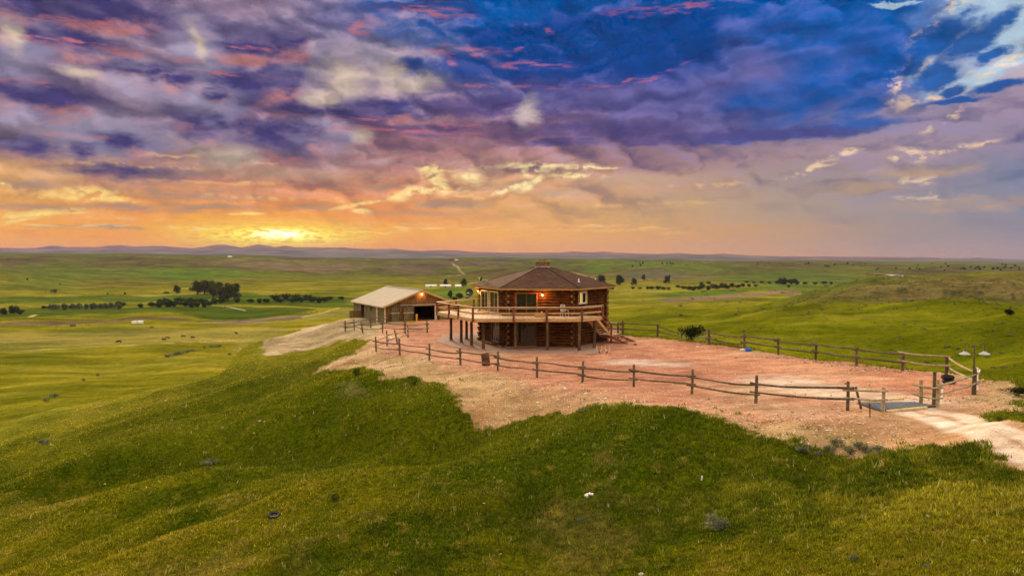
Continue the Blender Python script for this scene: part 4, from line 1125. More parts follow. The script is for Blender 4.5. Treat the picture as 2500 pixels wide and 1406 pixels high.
rails([E[0], E[1], E[2], E[3], E[4]], .86, .045, .13, 'top_rail', 'rail', .07)
rails([E[0], E[1], E[2], E[3], E[4]], .42, .045, .15, 'mid_rail', 'rail', .07)
for (u, v) in ((1101,832),(1126,838),(1139,829),(1151,846),(1180,855),(1258,856),(1336,858),(1414,858),(1451,851)):
    p = at(u, v); m = MB()
    m.tube([(p.x, p.y, .05), (p.x + .01, p.y, 1.2), (p.x, p.y, FZ - .27)], [.14, .13, .125], 10); _hb(m, 'support_post', 'support', deck, smooth=True)
    m = MB(); m.lathe((p.x, p.y, -.05), [(.22, 0), (.20, .16)], 12); _hb(m, 'footing', 'concrete', deck)
bm2 = MB(); bm2.beam((-3.2, 58.2, FZ - .33), (6.2, 58.3, FZ - .33), .12, .12); bm2.beam((-6.5, 64.6, FZ - .33), (-3.2, 58.3, FZ - .33), .12, .12); _hb(bm2, 'girder', 'support', deck)

# ---------------- staircase
LZ = .88
stairs = MB(); base = hexp(RW, 25)
def W(t, o, z): q = base + dr * t + outr * o; return Vector((q.x, q.y, z))
stairs.box(W(4.85, 1.0, LZ - .04), (1.5, 1.3, .08), rz=math.atan2(dr.y, dr.x)); sroot = hb(stairs, 'staircase', 'deck')
n_t = 9
for i in range(n_t):
    f_ = (i + 1) / (n_t + 1); t = 1.25 + f_ * 2.9; z = FZ - f_ * (FZ - LZ)
    m = MB(); m.box(W(t, .95, z), (.27, 1.05, .05), rz=math.atan2(dr.y, dr.x)); _hb(m, 'tread', 'rail', sroot)
for o_ in (.42, 1.48):
    m = MB(); m.beam(W(1.2, o_, FZ - .12), W(4.2, o_, LZ - .08), .05, .26); _hb(m, 'stringer', 'rail', sroot)
m = MB(); m.beam(W(1.15, 1.52, FZ + .92), W(4.15, 1.52, LZ + .95), .10, .06); m.beam(W(1.15, 1.52, FZ + .5), W(4.15, 1.52, LZ + .5), .05, .10); _hb(m, 'handrail', 'redwood', sroot)
for (t, o_, h) in ((4.15, 1.55, 1.0), (5.58, 1.55, 1.0), (5.58, .3, 1.0)):
    m = MB(); m.box(W(t, o_, LZ / 2 + h / 2 + .02), (.15, .15, LZ + h), rz=math.atan2(dr.y, dr.x)); _hb(m, 'newel_post', 'railpost', sroot, bevel=.01)
m = MB(); m.beam(W(5.58, .3, LZ + .98), W(5.58, 1.62, LZ + .98), .14, .05); m.beam(W(5.58, .3, LZ + .5), W(5.58, 1.55, LZ + .5), .05, .1); _hb(m, 'landing_rail', 'cap', sroot)
m = MB(); m.beam(W(4.1, 1.66, LZ - .2), W(5.6, 1.66, LZ - .2), .05, .28); m.beam(W(4.1, .35, LZ - .2), W(4.1, 1.66, LZ - .2), .05, .28); _hb(m, 'landing_skirt', 'redwood', sroot)
for i in range(4):
    z = LZ - .10 - (i + .5) * .19; o_ = 1.82 + i * .40
    m = MB(); m.box(W(4.85, o_, z), (1.75, .36, .06), rz=math.atan2(dr.y, dr.x)); _hb(m, 'step', 'redwood', sroot)
for t in (4.02, 5.68):
    m = MB(); m.beam(W(t, 1.66, LZ - .22), W(t, 3.25, .14), .06, .22); m.box(W(t, 3.18, .10), (.08, .3, .16), rz=math.atan2(dr.y, dr.x)); _hb(m, 'stringer', 'redwood', sroot)

# ---------------- patio slab
PA = [at(1062,833), at(1105,846), at(1160,856), at(1260,862), at(1420,864), at(1500,860), at(1578,848)]
pp = [(p.x, p.y) for p in PA] + [(12.0, 65.5), (8.5, 72.5), (-2, 73.5), (-7.0, 70.5)]
m = MB(); m.prism(pp, -.25, .035); pt = m.build('patio', 'concrete', bevel=.01); kindset(pt, 'structure')

# ---------------- things on the deck and yard
dp = at  # ground placement
def on_deck(u, y): x = (u - 1250) / F * y; return Vector((x, y, FZ))
c = on_deck(1378, 59.0)
t = thing('rocking_chair', 'white tubular metal chair with dark seat on the front deck', 'chair', c, R(20))
m = MB()
for s_ in (-1, 1):
    m.tube([(s_ * .28, -.30, .03), (s_ * .28, .35, .03)], .018, 6); m.tube([(s_ * .28, -.26, .03), (s_ * .26, -.22, .62), (s_ * .24, .2, .60)], .018, 6)
    m.tube([(s_ * .27, .30, .03), (s_ * .22, .24, .42), (s_ * .20, .36, 1.02)], .018, 6)
m.tube([(-.20, .36, 1.02), (0, .38, 1.07), (.20, .36, 1.02)], .018, 6); m.tube([(-.25, -.22, .40), (.25, -.22, .40)], .018, 6)
m.build('frame', 'white', t, smooth=True)
m = MB(); m.box((0, 0, .42), (.46, .46, .04)); m.build('seat', 'black', t, bevel=.01)
m = MB()
for i in range(6): m.beam((-.16 + i * .064, .27, .46), (-.15 + i * .06, .36, 1.0), .012, .02)
m.build('backrest', 'white', t)
c = on_deck(1320, 58.9)
t = thing('storage_bench', 'low tan wooden bench by the deck door', 'bench', c, R(-3))
m = MB(); m.box((0, 0, .36), (1.1, .42, .06)); m.build('top', 'rail', t, bevel=.01)
m = MB(); m.box((0, 0, .18), (1.0, .36, .30)); m.build('body', 'fascia', t)
m = MB(); m.lathe((.1, 0, .39), [(.05, 0), (.06, .10), (.05, .11)], 12); tag(m.build('planter_cup', 'white', smooth=True, loc=(0, 0, 0)), 'tiny white cup on the low tan bench', 'cup').location = c
c = on_deck(1243, 59.6)
t = thing('patio_torch', 'slim pale pole with a small square head beside the deck door', 'torch', c)
m = MB(); m.tube([(0, 0, 0), (0, 0, .62)], .02, 8); m.lathe((0, 0, 0), [(.12, 0), (.10, .03)], 12); m.build('pole', 'shade', t)
m = MB(); m.box((0, 0, .68), (.17, .14, .12)); m.build('head', 'white', t, bevel=.01)
# dish on the far deck rail
q = E[0].lerp(E[1], .14)
dish('satellite_dish', 'large round black dish above the back deck railing', (q.x + .05, q.y, FZ + 1.62), .40, (-.25, -1, .12), (q.x + .35, q.y, FZ + .98))
# antlers
def antlers(p, rz, label):
    t = thing('elk_antlers', label, 'antlers', p, rz); t.scale = (.62, .62, .62)
    for s_ in (-1, 1):
        m = MB(); r_ = random.Random(5 + s_)
        main = [Vector((s_ * .06, 0, .12)), Vector((s_ * .22, .08, .26)), Vector((s_ * .36, .04, .46)), Vector((s_ * .34, -.05, .66)), Vector((s_ * .26, -.12, .82))]
        m.tube(main, [.035, .03, .027, .02, .008], 6)
        for i, (dx, dy, dz) in enumerate(((.05, -.28, .10), (.14, -.2, .16), (.2, -.08, .20), (.14, .06, .2), (.10, .10, .16))):
            b_ = main[min(i, 4)].lerp(main[min(i + 1, 4)], .4); m.tube([b_, b_ + Vector((s_ * dx * .6, dy * .6, dz * .3)), b_ + Vector((s_ * dx, dy, dz))], [.022, .016, .005], 5)
        m.build('antler', 'bone', t, smooth=True)
    m = MB(); m.tube([(0, .10, .12), (0, -.02, .15), (0, -.20, .09), (0, -.34, .04)], [.05, .10, .07, .03], 8); m.build('skull', 'hide', t, smooth=True)
for i, (u, lab) in enumerate(((1463, 'elk skull with pale antlers on the patio edge, nearer the middle deck posts'), (1483, 'elk skull with pale antlers on the patio edge, nearer the red steps'))):
    p = at(u, 862); p.z += .02; antlers(p, R(15 - 60 * i), lab)
p = at(1551, 842); m = MB(); m.lathe((0, 0, 0), [(.16, 0), (.14, .10), (.05, .13)], 10); o = m.build('door_mat_stone', 'rust', smooth=True); o.name = 'dark_pot'; o.location = p; tag(o, 'small dark rust pot beside the foot of the red steps', 'pot')

# rusty barrel
p = at(1187, 892); t = thing('rusty_barrel', 'dark rusty steel drum leaning behind the front fence', 'barrel', p); t.rotation_euler = (R(-2), R(-6), 0)
m = MB(); m.lathe((0, 0, -.03), [(.30, 0), (.30, .30), (.315, .32), (.30, .34), (.30, .60), (.315, .62), (.30, .64), (.30, .93), (.27, .93), (.27, .80)], 24); m.build('drum', 'rust', t, smooth=True)
m = MB(); m.lathe((0, 0, .70), [(.26, 0), (.26, .02)], 20); m.build('ash_fill', 'dark', t)
p = at(955, 838); m = MB(); m.tube([(0, 0, -.1), (0, 0, .48)], .09, 12); m.lathe((0, 0, .46), [(.11, 0), (.11, .05), (.03, .07)], 12); o = m.build('standpipe', 'white', smooth=True); o.location = p; tag(o, 'short white capped pipe by the side fence', 'pipe')
p = at(1827, 857); m = MB(); m.lathe((0, 0, 0), [(.24, 0), (.25, .12), (.20, .22), (.08, .26)], 16); o = m.build('plastic_tub', 'blue', smooth=True); o.location = p; tag(o, 'upturned bright blue plastic tub by the back fence', 'tub')
p = at(1813, 856); m = MB(); m.box((0, 0, .06), (.34, .22, .14)); m.box((.05, .02, .15), (.18, .16, .06), rz=.4); o = m.build('plastic_bag', 'white', bevel=.05); o.location = p; tag(o, 'crumpled white bag beside the blue tub', 'bag')

# ================================================================== BARN
BA = Vector((-15.75, 84.2, 0)); bf = Vector((.885, .465, 0)).normalized(); bs = Vector((-.5, .866, 0)).normalized()
BW, BL, EH, RHh = 9.6, 12.6, 2.02, 3.86
barn = thing('barn', 'weathered plank barn with pale tan metal gable roof and open sliding door', 'barn', (BA.x, BA.y, 0))
def bp(a, l, z): q = BA + bf * a + bs * l; return Vector((q.x, q.y, z))
frz = math.atan2(bf.y, bf.x); srz = math.atan2(bs.y, bs.x)
def gab(a): return EH + (RHh - EH) * (1 - abs(a - BW / 2) / (BW / 2)) - .10
def plank_wall(fn, n, w_, holes, z0=-.6):
    """fn(i)->(centre a, top z)"""
    return None
wf = MB(); r_ = random.Random(3); a = 0.0
while a < BW - .02:
    w_ = min(.20, BW - a); ac = a + w_ / 2; top = gab(ac); z0 = -.5
    jit = .012 * r_.random()
    if 3.75 < ac < 7.05: z0 = 1.88
    q = bp(ac, -.02 - jit, (z0 + top) / 2); wf.box(q, (w_ - .012, .03, top - z0), rz=frz); a += w_
front = hb(wf, 'front_wall', 'plank', barn)
for nm, l, mat in (('side_wall', 0, 'plankgrey'), ('side_wall', 1, 'plankgrey')):
    m = MB(); y_ = 0.0
    while y_ < BL - .02:
        w_ = .22; hole = (l == 0 and (2.4 < y_ < 2.9 or 7.9 < y_ < 9.0))
        z0 = -1.2; tp = EH - .12 + .02 * r_.random()
        if l == 0 and 7.9 < y_ < 9.0: z0 = 1.75
        if l == 0 and 4.6 < y_ < 5.6 and r_.random() < .4: tp = EH - .5 - .6 * r_.random()
        m.box(bp(-.02 if l == 0 else BW + .02, y_ + w_ / 2, (z0 + tp) / 2), (w_ - .012, .03, tp - z0), rz=srz); y_ += w_
    hb(m, nm, mat, barn)
m = MB(); a = 0.0
while a < BW - .02:
    w_ = .24; top = gab(a + w_ / 2); m.box(bp(a + w_ / 2, BL, (top - 1.2) / 2), (w_ - .01, .03, top + 1.2), rz=frz); a += w_
hb(m, 'rear_wall', 'plankgrey', barn)
# roof slopes with ribs
def slope(side):
    m = MB(); ov = .35
    e = -ov if side == 0 else BW + ov; ez = EH - (RHh - EH) / (BW / 2) * ov + .02
    pts = [bp(e, -ov, ez), bp(BW / 2, -ov, RHh + .02), bp(BW / 2, BL + ov, RHh + .02), bp(e, BL + ov, ez)]
    dn = [p - Vector((0, 0, .05)) for p in pts]
    m.add(pts + dn, [(0, 1, 2, 3), (7, 6, 5, 4), (0, 4, 5, 1), (1, 5, 6, 2), (2, 6, 7, 3), (3, 7, 4, 0)])
    rr_ = hb(m, 'roof', 'metalroof', barn)
    m = MB(); n = int((BL + 2 * ov) / .30)
    for i in range(n + 1):
        l = -ov + .02 + (BL + 2 * ov - .04) * i / n; m.beam(bp(e, l, ez + .012), bp(BW / 2, l, RHh + .032), .03, .024)
    _hb(m, 'roof_rib', 'metalroof', rr_)
    m = MB(); m.beam(bp(e, -ov - .012, ez - .10), bp(BW / 2, -ov - .012, RHh - .10), .05, .20); _hb(m, 'barge_board', 'fascia', rr_)
    m = MB(); m.beam(bp(e, -ov, ez - .09), bp(e, BL + ov, ez - .09), .04, .12); _hb(m, 'eave_board', 'cap', rr_)
    return rr_
slope(0); slope(1)
m = MB(); m.beam(bp(BW / 2, -.36, RHh + .055), bp(BW / 2, BL + .36, RHh + .055), .34, .03); hb(m, 'ridge_cap', 'shade', barn)
m = MB(); m.box(bp(.02, -.07, 1.0 - .3), (.16, .10, 2.5), rz=frz); hb(m, 'corner_post', 'trim', barn)
m = MB(); m.beam(bp(2.0, -.14, 2.02), bp(7.9, -.14, 2.02), .06, .09); track = hb(m, 'door_track', 'shade', barn)
m = MB()
for x in (2.9, 4.1): m.beam(bp(x, -.15, 2.0), bp(x, -.15, 1.82), .03, .05)
_hb(m, 'hanger', 'shade', track)
m = MB(); m.beam(bp(3.7, -.06, 1.90), bp(7.1, -.06, 1.90), .05, .10); hb(m, 'door_header', 'fascia', barn)
def bdoor(a0, a1, mat, lab):
    m = MB(); a = a0; 
    while a < a1 - .01:
        m.box(bp(a + .09, -.12 - .01 * r_.random(), .84), (.17, .025, 1.84), rz=frz); a += .18
    dd_ = hb(m, 'sliding_door', mat, barn)
    m = MB(); m.beam(bp(a0, -.155, 1.05), bp(a1, -.155, 1.05), .03, .08); _hb(m, 'brace', 'cap', dd_)
    m = MB(); m.beam(bp(a0 + .05, -.15, 0.0), bp(a0 + .05, -.15, 1.72), .03, .10, up=bf); m.beam(bp(a1 - .05, -.15, 0.0), bp(a1 - .05, -.15, 1.72), .03, .10, up=bf); _hb(m, 'stile', 'support', dd_)
bdoor(2.35, 3.75, 'plankgrey', ''); bdoor(.75, 1.9, 'plankgrey', ''); bdoor(7.1, 8.5, 'plankgrey', '')
m = MB(); m.box(bp(6.75, -.03, .85), (.32, .04, 1.95), rz=frz); hb(m, 'door_post', 'cap', barn)
m = MB(); m.box(bp(-.07, 2.65, .35), (.45, .06, 2.9), rz=srz); hb(m, 'pale_panel', 'cap', barn)
m = MB(); m.box(bp(-.07, 8.0, .5), (.12, .08, 2.4), rz=srz); m.box(bp(-.07, 9.0, .5), (.12, .08, 2.4), rz=srz); hb(m, 'door_frame', 'support', barn)
# a side door swung out and stalls inside
m = MB()
dq = bp(-.1, 9.1, 0); dv = (bf * -.9 + bs * .25).normalized()
for i in range(8): m.box(dq + dv * (.1 + i * .19) + Vector((0, 0, .12)), (.17, .03, 1.35), rz=math.atan2(dv.y, dv.x))
sd_ = hb(m, 'side_door', 'plank', barn)
m = MB(); m.beam(dq + dv * .02 + Vector((0, 0, .74)), dq + dv * 1.55 + Vector((0, 0, .74)), .05, .08); m.beam(dq + dv * .02 + Vector((0, 0, -.45)), dq + dv * 1.55 + Vector((0, 0, -.45)), .05, .08); _hb(m, 'brace', 'support', sd_)
m = MB(); m.box(bp(5.3, 4.5, .9), (.14, .14, 2.0), rz=frz); m.box(bp(3.2, 6.0, .9), (3.5, .05, 1.9), rz=frz); m.beam(bp(5.3, 4.5, .8), bp(8.8, 4.5, .8), .05, .12); m.box(bp(7.2, 8.6, .95), (4.6, .05, 1.9), rz=frz); hb(m, 'stall', 'support', barn)
m = MB(); m.prism([tuple(bp(a_, l_, 0)[:2]) for a_, l_ in ((.1, .1), (BW - .1, .1), (BW - .1, BL - .1), (.1, BL - .1))], -.6, .04); hb(m, 'earth_floor', 'support', barn)
outb = Vector((bf.y, -bf.x, 0))
lamp('gable_lamp', bp(BW / 2, -.05, RHh - .42), outb, barn, 70)
p = bp(3.95, -.55, 0); t = thing('traffic_delineator', 'upright orange post standing at the barn doorway', 'post', (p.x, p.y, gz(p.x, p.y)))
m = MB(); m.lathe((0, 0, 0), [(.12, 0), (.12, .04), (.10, .05), (.13, .75), (.13, .80)], 12); m.build('body', 'yellow', t, smooth=True)
m = MB(); m.lathe((0, 0, .80), [(.135, 0), (.10, .06)], 12); m.build('cap', 'trim', t)

# ================================================================== FENCES
def fence(name, label, posts, tops=None, fat=1.0, tilt={}, mat='fence', light=(), h=1.32, ext=.28, seed=1, skip=(), zr=(.50, .98), hts={}):
    P = [at(u, v) if not isinstance(u, Vector) else u for u, v in posts]
    if tops: hts = dict(hts); hts.update({i: (posts[i][1] - t_) * P[i].y / F for i, t_ in tops.items() if i not in hts})
    root = thing(name, label, 'fence', P[0])
    rr = random.Random(seed); B = []
    for i, p in enumerate(P):
        q = p - P[0]; tx, ty = tilt.get(i, (rr.uniform(-.03, .03), rr.uniform(-.03, .03))); hh = hts.get(i, h * rr.uniform(.95, 1.05)); r0 = .075 * fat * rr.uniform(.88, 1.12)
        m = MB(); m.tube([q + Vector((-tx * .2, -ty * .2, -.25)), q + Vector((tx * hh * .5 + .01, ty * hh * .5, hh * .5)), q + Vector((tx * hh, ty * hh, hh))], [r0 * 1.05, r0, r0 * .9], 8)
        m.build('post', mat, root, smooth=True); B.append((q, tx, ty))
    for i in range(len(P) - 1):
        if i in skip: continue
        for j, zz in enumerate(zr):
            (q0, tx0, ty0), (q1, tx1, ty1) = B[i], B[i + 1]
            dz = .05 * (1 if i % 2 else -1)
            a = q0 + Vector((tx0 * zz, ty0 * zz, zz + dz + rr.uniform(-.03, .03))); b_ = q1 + Vector((tx1 * zz, ty1 * zz, zz + dz + rr.uniform(-.03, .03)))
            d = (b_ - a).normalized(); sd_ = Vector((-d.y, d.x, 0)).normalized() * (.10 if sum((d.y * -1, 0)) > 9 else -.10) * (1 if d.x > 0 else -1)
            a = a + sd_ - d * ext; b_ = b_ + sd_ + d * ext
            pts = []; sag = rr.uniform(.0, .10); wv = rr.uniform(-.04, .04)
            for k in range(7):
                t = k / 6; pts.append(a.lerp(b_, t) + Vector((0, 0, -sag * 4 * t * (1 - t) + wv * math.sin(t * 6.3))))
            r0 = .048 * fat * rr.uniform(.85, 1.15); fl_ = rr.random() < .5
            rad = [r0 * (1.18 - .36 * (k / 6 if fl_ else 1 - k / 6)) for k in range(7)]
            m = MB(); m.tube(pts, rad, 7); m.build('rail', 'fencelight' if (i, j) in light or i in light else mat, root, smooth=True)
    return root
fence('pole_fence', 'long two-rail pole fence along the front edge of the gravel yard', [(918,858),(976,867),(1048,880),(1124,891),(1215,905),(1311,921),(1422,934),(1547,944),(1689,961),(1845,984),(2069,1002)], seed=4)
fence('pole_fence', 'short two-rail gate wing with a leaning post left of the cattle guard', [(2069,1002),(2155,1006)], mat='fencelight', seed=6, tilt={1: (.02, 0)}, hts={0: .02, 1: 1.1}, ext=.2, zr=(.62, 1.0))
p = at(2104, 998); m = MB(); m.tube([(0, 0, -.1), (-.28, .05, 1.02)], [.055, .06], 8); o = m.build('leaning_post', 'fence', smooth=True); o.location = p; tag(o, 'leaning dark post propped in the gate wing left of the cattle guard', 'post')
fence('pole_fence', 'pale two-rail pole fence climbing from the front corner toward the barn yard', [(918,857),(945,844),(971,840),(996,824),(1043,812)], light=(0, 1, 2, 3), tilt={2: (-.22, 0)}, hts={0: .02}, seed=8, ext=.15)
fence('pole_fence', 'dark two-rail corral fence in front of the barn', [(843,808),(865,806),(886,813),(934,813),(989,814),(1043,812)], tilt={2: (-.16, 0)}, hts={5: .02}, seed=9, ext=.2)
fence('pole_fence', 'thin pole fence slanting from the corral corner back to the barn', [(843,808),(905,800),(Vector((-15.2, 82.6, gz(-15.2, 82.6))), 0)], hts={0: .02}, seed=11, ext=.2, zr=(.6, .98))
fence('pole_fence', 'long two-rail pole fence along the back edge of the yard to the lamp corner', [(1486,814),(1521,817),(1605,823),(1664,829),(1731,841),(1817,855),(1900,866),(1991,879),(2091,893),(2203,905),(2310,918),(2377,962)], seed=12, light=(9, 10), fat=1.25, zr=(.60, 1.12), hts={0: .9, 11: 1.3}, tops={1:783,2:790,3:795,4:803,5:813,6:824,7:835,8:850,9:857,10:871})
fence('pole_fence', 'stubby pale fence corner right of the cattle guard below the lamp post', [(2248,987),(2289,994),(2377,962)], mat='fencelight', seed=13, hts={0: 1.15, 2: .02}, ext=.32, zr=(.52, .98))
p = at(2288, 990); m = MB(); m.tube([(.0, .25, -.1), (.0, .25, 1.5)], [.08, .075], 8); o = m.build('gate_post', 'fence', smooth=True); o.location = p; tag(o, 'tall dark post behind the stubby pale fence corner', 'post')
p = at(2124, 1020); m = MB(); m.tube([(0, 0, -.1), (-.02, 0, .62)], .028, 6); m.box((-.02, .03, .5), (.05, .02, .2)); o = m.build('steel_stake', 'rust'); o.location = p; tag(o, 'short rusty steel stake in the dirt before the cattle guard', 'stake')

# cattle guard
C4 = [at(2094, 985), at(2232, 983), at(2286, 993), at(2150, 1004)]
t = thing('cattle_guard', 'dark steel grid of bars laid across the yard entrance', 'cattle guard', C4[0])
def cg(s_, r2): return C4[0].lerp(C4[1], s_).lerp(C4[3].lerp(C4[2], s_), r2) - C4[0]
m = MB()
for i in range(9):
    r2 = (i + .5) / 9; m.tube([cg(0, r2) + Vector((0, 0, .055)), cg(1, r2) + Vector((0, 0, .045))], .026, 8)
m.build('bars', 'steel', t, smooth=True)
m = MB()
for s_ in (0, .33, .66, 1): m.beam(cg(s_, 0) + Vector((0, 0, .015)), cg(s_, 1) + Vector((0, 0, .015)), .10, .05)
m.build('frame', 'black', t)
m = MB(); z_ = Vector((0, 0, .008)); q = [cg(0, 0) + z_, cg(1, 0) + z_, cg(1, 1) + z_, cg(0, 1) + z_]; m.add(q + [v - Vector((0, 0, .3)) for v in q], [(3, 2, 1, 0), (0, 1, 5, 4), (1, 2, 6, 5), (2, 3, 7, 6), (3, 0, 4, 7)]); m.build('pit_shade', 'dark', t)  # near-black sheet on the ground, coloured as the shade below the bars
for (a, b_, lab) in (((2105, 983), (2206, 975), 'squared pale timber along the far side of the cattle guard'), ((2165, 1006), (2262, 997), 'squared pale timber along the near side of the cattle guard')):
    A1, B1 = at(*a), at(*b_); m = MB(); m.beam((0, 0, .04), B1 - A1 + Vector((0, 0, .05)), .12, .10); o = m.build('timber_sleeper', 'trim', bevel=.01); o.location = A1; tag(o, lab, 'timber')
# lamp post
p = at(2378, 964); t = thing('yard_lamp', 'tall slim lamp post with two galvanised barn shades at the fence corner', 'lamp post', p)
m = MB(); m.tube([(0, .08, -.2), (0, .08, 1.3), (.02, .08, 2.42)], [.055, .045, .025], 10); m.build('pole', 'fence', t, smooth=True)
for s_ in (-1, 1):
    m = MB(); pts = []
    for k in range(13):
        a = k / 12; x = s_ * (.04 + .44 * a); z = 2.42 - .10 * math.sin(a * math.pi * .9) * (1 - a) * 1.5 + .14 * sstep(.35, .85, np.array(a)) - (.16 * max(0, (a - .86) / .14))
        pts.append((x + .02, .08, float(z)))
    pts.append((pts[-1][0], .08, 2.20)); m.tube(pts, .014, 7); m.lathe((pts[-1][0], .08, 2.13), [(.05, 0), (.05, .07), (.02, .12)], 10); arm = m.build('arm', 'black', t, smooth=True)
    m = MB(); m.lathe((pts[-1][0], .08, 1.98), [(.24, 0), (.25, .012), (.235, .035), (.19, .07), (.10, .11), (.06, .16), (.03, .17)], 20); m.build('lamp_shade', 'shade', t, smooth=True)
p = at(2386, 952); m = MB(); m.beam((0, 0, -.05), (-.03, .0, 1.15), .12, .03, up=(1, 0, 0)); m.beam((-.02, 0, .72), (.10, 0, 1.05), .10, .02, up=(1, 0, 0)); o = m.build('loose_board', 'white', bevel=.005); o.location = p; tag(o, 'white weathered board propped against the lamp post', 'board')
p = at(2299, 985); m = MB(); m.beam((0, .0, -.02), (.03, 0, .95), .10, .03, up=(1, 0, 0)); o = m.build('loose_board', 'white', bevel=.005); o.location = p; tag(o, 'white board tied to the post right of the cattle guard', 'board')
# tyres
for i, (u, v, z, lab) in enumerate(((2316, 936, 0, 'lower black tyre of the pair below the back fence corner'), (2313, 936, .24, 'upper black tyre of the pair below the back fence corner'))):
    p = at(u, v); p.z += z; t = thing('tyre', lab, 'tyre', p, 0, 'old tyres by the lamp corner')
    m = MB(); m.lathe((0, 0, 0), [(.18, .02), (.26, 0), (.315, .05), (.325, .11), (.315, .17), (.26, .22), (.18, .20), (.17, .11)], 24); m.build('casing', 'rubber', t, smooth=True)
for u, v, lab in ((543, 905, 'black tyre lying in the grass below the left dirt slope'), (669, 1260, 'dark tyre half sunk in the foreground grass')):
    p = at(u, v); t = thing('tyre', lab, 'tyre', p, 0); t.rotation_euler = (R(8), R(4), 0)
    m = MB(); m.lathe((0, 0, -.08), [(.14, .02), (.22, 0), (.27, .05), (.275, .10), (.27, .15), (.22, .2), (.14, .18), (.13, .1)], 20); m.build('casing', 'rubber', t, smooth=True)
p = at(1713, 1172); m = MB(); m.tube([(0, 0, -.05), (.01, 0, .17)], .03, 8); o = m.build('survey_stake', 'white'); o.location = p; tag(o, 'small white stake upright in the foreground grass', 'stake')

# ================================================================== VEGETATION
def leafmat(name, a, b_, c_):
    m, nt, b = newmat(name)
    geo = nt.nodes.new('ShaderNodeNewGeometry')
    n = noise(nt, objco(nt), 1.6, 3.0, .6)
    f = S(nt, geo.outputs['Random Per Island']) * .55 + n * .6 - .08
    put(nt, b.inputs['Base Color'], ramp(nt, f, [(.2, tuple(a) + (1,)), (.5, tuple(b_) + (1,)), (.85, tuple(c_) + (1,))]))
    b.inputs['Roughness'].default_value = .8; b.inputs['Specular IOR Level'].default_value = .1
    t_ = nt.nodes.new('ShaderNodeBsdfTranslucent'); nt.links.new(b.inputs['Base Color'].links[0].from_socket, t_.inputs['Color'])
    mx = nt.nodes.new('ShaderNodeMixShader'); mx.inputs[0].default_value = .45
    ou = [q for q in nt.nodes if q.type == 'OUTPUT_MATERIAL'][0]
    nt.links.new(b.outputs[0], mx.inputs[1]); nt.links.new(t_.outputs[0], mx.inputs[2]); nt.links.new(mx.outputs[0], ou.inputs['Surface'])
    return m
M['leaf'] = leafmat('cottonwood_leaf', (.028, .034, .004), (.065, .075, .008), (.14, .15, .02))
M['willow'] = leafmat('willow_leaf', (.016, .028, .003), (.036, .055, .006), (.075, .10, .012))
M['silver'] = leafmat('silver_leaf', (.05, .06, .025), (.13, .14, .07), (.26, .27, .16))
M['juniper'] = leafmat('juniper_leaf', (.008, .014, .003), (.018, .028, .006), (.04, .055, .012))
M['sage'] = leafmat('sage_leaf', (.07, .075, .035), (.17, .18, .09), (.34, .35, .22))
M['scrubleaf'] = leafmat('scrub_leaf', (.03, .03, .010), (.065, .06, .02), (.13, .12, .045))
M['weedleaf'] = leafmat('weed_leaf', (.03, .045, .004), (.075, .10, .01), (.20, .20, .02))
M['juniperlight'] = leafmat('juniper_sprig', (.008, .012, .002), (.018, .026, .005), (.05, .06, .012))
M['bark'] = noisy('bark', (.05, .035, .02), (.13, .10, .06), 3, .95)

def leaf_cloud(lobes, n, size, seed, flat=.6):
    """many small leaf faces spread through the volume of overlapping lobes"""
    g = np.random.default_rng(seed); V = []
    wts = np.array([a[3] * a[4] * a[5] for a in lobes]); wts = wts / wts.sum()
    which = g.choice(len(lobes), n, p=wts); Lb = np.array(lobes)[which]
    d = g.normal(size=(n, 3)); d /= np.linalg.norm(d, axis=1)[:, None]
    rad = g.random(n) ** .45
    bumpy = 1 + .22 * np.sin(d[:, 0] * 7 + Lb[:, 0] * 3) * np.cos(d[:, 2] * 6 + Lb[:, 1])
    P = Lb[:, :3] + d * (rad * bumpy)[:, None] * Lb[:, 3:6]
    s_ = size * g.uniform(.5, 1.5, n)
    a1 = g.normal(size=(n, 3)); a1 /= np.linalg.norm(a1, axis=1)[:, None]
    a2 = np.cross(a1, g.normal(size=(n, 3))); a2 /= np.linalg.norm(a2, axis=1)[:, None]
    a3 = np.cross(a1, a2)
    q = np.stack([P - a1 * s_[:, None], P + a2 * s_[:, None] * flat, P + a1 * s_[:, None], P - a2 * s_[:, None] * flat], 1)
    q[:, 1] += a3 * s_[:, None] * .25; q[:, 3] += a3 * s_[:, None] * .25
    return q.reshape(-1, 3), np.arange(n * 4).reshape(n, 4)
def plant(name, lobes, n, size, seed, mat, trunk=None, cat='tree', core=.6):
    root = thing(name, '', cat)
    v, f = leaf_cloud(lobes, n, size, seed)
    v[:, 2] = np.maximum(v[:, 2], .02)
    np_mesh('crown' if trunk else 'foliage', v, f, M[mat], smooth=False, parent=root)
    m = MB(); rr = random.Random(seed)
    if trunk:
        h, r0 = trunk; m.tube([(0, 0, -.6), (.1, 0, h * .4), (0, .1, h)], [r0 * 1.3, r0, r0 * .6], 7)
        for i in range(5):
            L0 = lobes[i % len(lobes)]; a = Vector((0, 0, h * (.45 + .1 * i))); m.tube([a, a.lerp(Vector(L0[:3]), .5) + Vector((0, 0, .2)), Vector(L0[:3])], [r0 * .5, r0 * .3, r0 * .1], 5)
        m.build('trunk', 'bark', root)
    else:
        for i in range(6):
            L0 = lobes[i % len(lobes)]; m.tube([(0, 0, -.1), tuple(Vector(L0[:3]) + Vector((rr.uniform(-.3, .3) * L0[3], rr.uniform(-.3, .3) * L0[4], 0)))], [.03 * L0[5] + .01, .01], 5)
        m.build('stem', 'bark', root)
    return root
